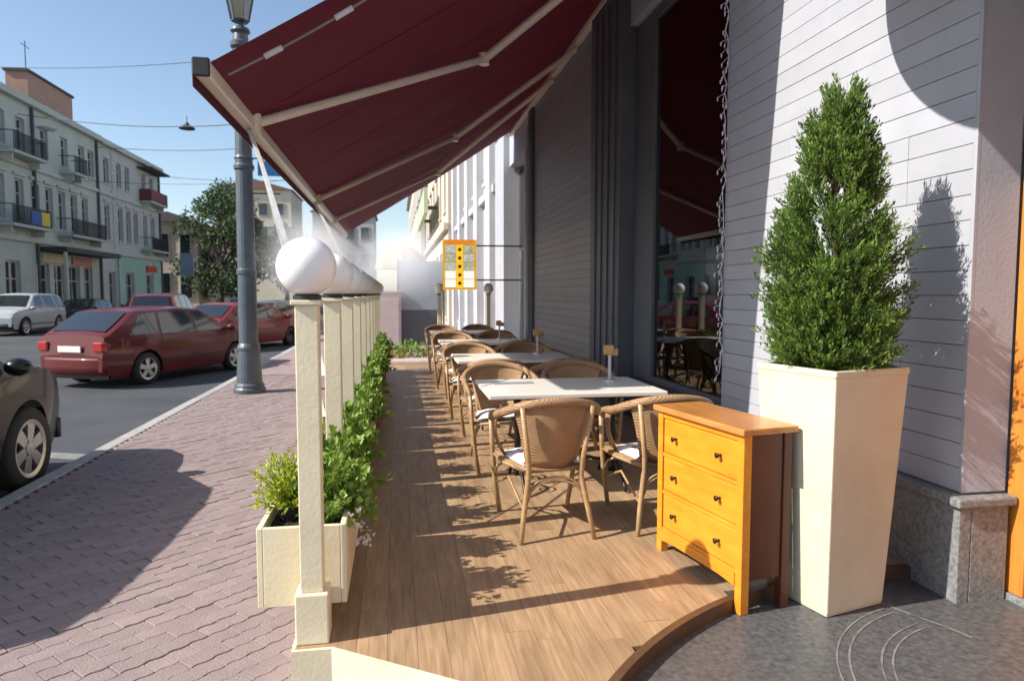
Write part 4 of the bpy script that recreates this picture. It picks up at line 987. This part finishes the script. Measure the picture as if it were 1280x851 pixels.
tree('large dark green street tree in front of the cream apartment house', (-17.2, 72, ZS), 11.5, 4.6, 3)
tree('dark green tree standing against the gabled house', (-20.6, 90, ZS), 15.5, 4.8, 4)
tree('smaller green tree behind the street lamp down the road', (-11.5, 76, ZS), 8.5, 3.6, 5, 3600)
random.seed(11)

# ================================================================== SMALL STREET THINGS
ps = thing('pole_sign', 'grey-blue sign panel on a dark pole in front of the mint house', 'sign', (-16.9, 60, ZS))
MB().tube([(0, 0, 0), (0, 0, 3.1)], .07, 8).build('pole', iron_far, ps); BX('panel', mat('grey_blue_panel', (.2, .26, .34), None, 2, .5), ps, -.55, .5, -.1, .1, 3.05, 4.9)
wires = thing('overhead_wires', 'thin overhead wires strung across the street with a hanging lamp', 'wires', (-9, 30, 12))
def wire(a, b, sag, r=.02):
    a, b = Vector(a), Vector(b); pts = []
    for i in range(17):
        q = a.lerp(b, i / 16); q.z -= sag * math.sin(math.pi * i / 16); pts.append(tuple(q - Vector((-9, 30, 12))))
    MB().tube(pts, r, 5).build('wire', iron_far, wires)
wire((-20.3, 42, 11.2), (2.4, 24, 8.3), .9); wire((-20.3, 52, 11.5), (2.4, 34, 10), .8); wire((-20.3, 36, 11.9), (2.6, 16, 7.6), .5, .012); wire((-20.3, 60, 11.0), (2.0, 56, 12), 1.0)
wire((-20.3, 48, 8.6), (2.4, 40, 9.0), .7, .015)
hl = thing('hanging_street_lamp', 'small street lamp hung from the overhead wires', 'street lamp', (-10.0, 36.2, 9.45))
MB().lathe([(.001, .3), (.08, .3), (.12, .2), (.36, .06), (.38, 0), (.001, -.02)], 14).build('lamp_shade', iron_far, hl); MB().tube([(0, 0, .3), (0, 0, .62)], .02, 6).build('hook', iron_far, hl)
# lit yellow menu box on a wall bracket
mn = thing('menu_lightbox', 'yellow framed menu box with food pictures projecting over the far end of the terrace', 'sign', (1.29, 13.9, 1.48))
yel = mat('yellow_frame', (.75, .38, .02), None, 3, .5, emit=.6); BX('case', black_pl, mn, -.33, .33, .005, .2, .01, 1.0); 
BX('frame', yel, mn, -.345, -.30, -.02, .004, 0, 1.01); BX('frame', yel, mn, .30, .345, -.02, .004, 0, 1.01); BX('frame', yel, mn, -.299, .299, -.02, .004, .0, .035); BX('frame', mat('orange_band', (.8, .25, .02), None, 3, .5, emit=.6), mn, -.299, .299, -.02, .004, .91, 1.01)
BX('menu_strip', mat('yellow_strip', (.85, .52, .03), None, 3, .5, emit=.7), mn, -.075, .075, -.012, .004, .036, .909)
pics = [mat('food_grey', (.35, .35, .28), (.6, .6, .5), 14, .6, emit=.6), mat('food_olive', (.25, .24, .12), (.62, .58, .42), 11, .6, emit=.6), mat('paper_white', (.75, .72, .65), (.7, .66, .58), 9, .6, emit=.8)]
for s in (-1, 1):
    for k in range(5):
        z0 = .045 + k * .174; x0, x1 = (-.295, -.08) if s < 0 else (.08, .295); BX('menu_picture', pics[2] if k < 2 else pics[(k + (s > 0)) % 2], mn, x0, x1, -.008, .004, z0, z0 + .165, bevel=.002)
for k in range(5): MB().lathe([(.001, 0), (.035, 0), (.035, .006), (.001, .006)], 14, (0, -.019, .13 + k * .17), axis='y').build('menu_mark', mat('brown_mark', (.25, .1, .02), None, 3, .6), mn)
for z in (.2, .9): MB().tube([(.33, .1, z), (1.30, .1, z)], .015, 6).build('bracket', black_iron, mn)
# planting and furniture past the deck end
def shrub(loc, r, label, m):
    t = thing('low_shrub', label, 'shrub', loc, 0, 'low shrubs past the end of the deck'); c = MB(); st = MB()
    for i in range(420):
        d = rdir(.0); q = Vector((d.x * r, d.y * r, d.z * r * .8)) * random.uniform(.6, 1.05); leaf(c, q, d + rdir() * .7, rdir(), .12, .05)
    for i in range(8): d = rdir(.3); st.tube([(0, 0, 0), tuple(d * r * .7)], .01, 4, False)
    c.build('foliage', m, t); st.build('stems', bark, t)
shrub((-.25, 15.9, -.2), .5, 'low green shrub past the far end of the deck beside the post row', leaf_geran)
shrub((.35, 16.3, -.2), .55, 'low bushy shrub past the far end of the deck behind the chairs', leaf_geran)
shrub((.0, 15.3, -.2), .35, 'yellowish low shrub right at the far deck end', mat('straw_leaf', (.4, .36, .14), (.3, .25, .08), 8, .6, trans=.2))
sc = thing('windbreak_screen', 'pale grey-blue canvas windbreak screen standing past the end of the terrace', 'screen', (.68, 19.2, ZS))
BX('canvas', mat('grey_blue_canvas', (.42, .46, .52), (.36, .4, .46), 2, .8, trans=.2), sc, -.62, .62, -.02, .02, 1.15, 2.5); BX('lower_panel', grey_paint, sc, -.60, .60, -.015, .015, .15, 1.149)
for x in (-.64, .62): BX('leg', grey_paint, sc, x, x + .05, -.03, .03, 0, 2.55); BX('foot', grey_paint, sc, x - .02, x + .07, -.3, .3, 0, .035) if False else None
cb = thing('street_cabinet', 'pale pink painted street cabinet past the end of the deck', 'cabinet', (-.18, 19.0, ZS))
pk = mat('pale_pink_paint', (.56, .45, .44), None, 3, .6); BX('cabinet_body', pk, cb, -.42, .32, -.25, .25, .08, 1.62, bevel=.015); BX('cabinet_base', grey_paint, cb, -.40, .30, -.23, .23, 0, .079); BX('cabinet_top', pk, cb, -.46, .36, -.29, .29, 1.621, 1.68, bevel=.01); BX('cabinet_door', pk, cb, -.36, .26, -.262, -.251, .16, 1.54, bevel=.006)
pr = thing('parasol', 'beige parasol on a thin pole along the pavement beyond the pink cabinet', 'parasol', (.25, 27, ZS))
MB().lathe([(.001, 3.55), (.55, 3.3), (1.0, 2.75), (1.02, 2.55)], 8).build('canopy', mat('beige_canvas', (.55, .42, .28), None, 3, .8, trans=.25), pr); MB().tube([(0, 0, 0), (0, 0, 3.5)], .03, 8).build('pole', steel, pr); MB().lathe([(.001, 0), (.3, 0), (.3, .06), (.05, .1), (.001, .1)], 16).build('foot', granite, pr)

# ================================================================== MIST from the misting hose at the far end of the awning
def _mist(n, l, b, o):
    n.remove(b); v = n.new('ShaderNodeVolumePrincipled'); v.inputs['Color'].default_value = (.95, .97, 1, 1); v.inputs['Anisotropy'].default_value = 0
    tc = n.new('ShaderNodeTexCoord'); nz = n.new('ShaderNodeTexNoise'); nz.inputs['Scale'].default_value = 1.3; nz.inputs['Detail'].default_value = 3; l.new(tc.outputs['Object'], nz.inputs[0])
    mp = n.new('ShaderNodeMapping'); mp.inputs['Scale'].default_value = (1 / 1.15, 1 / 3.2, 1 / .9); l.new(tc.outputs['Object'], mp.inputs[0])
    ln = n.new('ShaderNodeVectorMath'); ln.operation = 'LENGTH'; l.new(mp.outputs[0], ln.inputs[0])
    mr = n.new('ShaderNodeMapRange'); mr.interpolation_type = 'SMOOTHSTEP'; mr.inputs[1].default_value = .2; mr.inputs[2].default_value = 1; mr.inputs[3].default_value = 1; mr.inputs[4].default_value = 0; l.new(ln.outputs['Value'], mr.inputs[0])
    m2 = n.new('ShaderNodeMapRange'); m2.inputs[1].default_value = .35; m2.inputs[2].default_value = .75; m2.inputs[3].default_value = .2; m2.inputs[4].default_value = 1.15; l.new(nz.outputs[0], m2.inputs[0])
    mu = n.new('ShaderNodeMath'); mu.operation = 'MULTIPLY'; l.new(mr.outputs[0], mu.inputs[0]); l.new(m2.outputs[0], mu.inputs[1]); l.new(mu.outputs[0], v.inputs['Density']); l.new(v.outputs[0], o.inputs['Volume'])
mist_m = node_mat('water_mist', _mist)
ms = MB().lathe([(max(.002, 1.15 * math.sin(math.pi * i / 14)), -1.15 * math.cos(math.pi * i / 14)) for i in range(15)], 20)
ms.v = [(x, y * 3.2 / 1.15, z * .9 / 1.15) for x, y, z in ms.v]
mo = ms.build('mist', mist_m, loc=(-1.3, 11.6, 1.95)); mo.scale = (.75, 1, 1); tag(mo, 'fine white water mist drifting off the front bar of the awning', 'mist', None, 'stuff')
mo2 = mo.copy(); COL.objects.link(mo2); mo2.location = (.1, 18.3, 2.2); mo2.scale = (1.5, .5, 1.3); tag(mo2, 'white water mist hanging past the far end of the awning', 'mist', None, 'stuff')
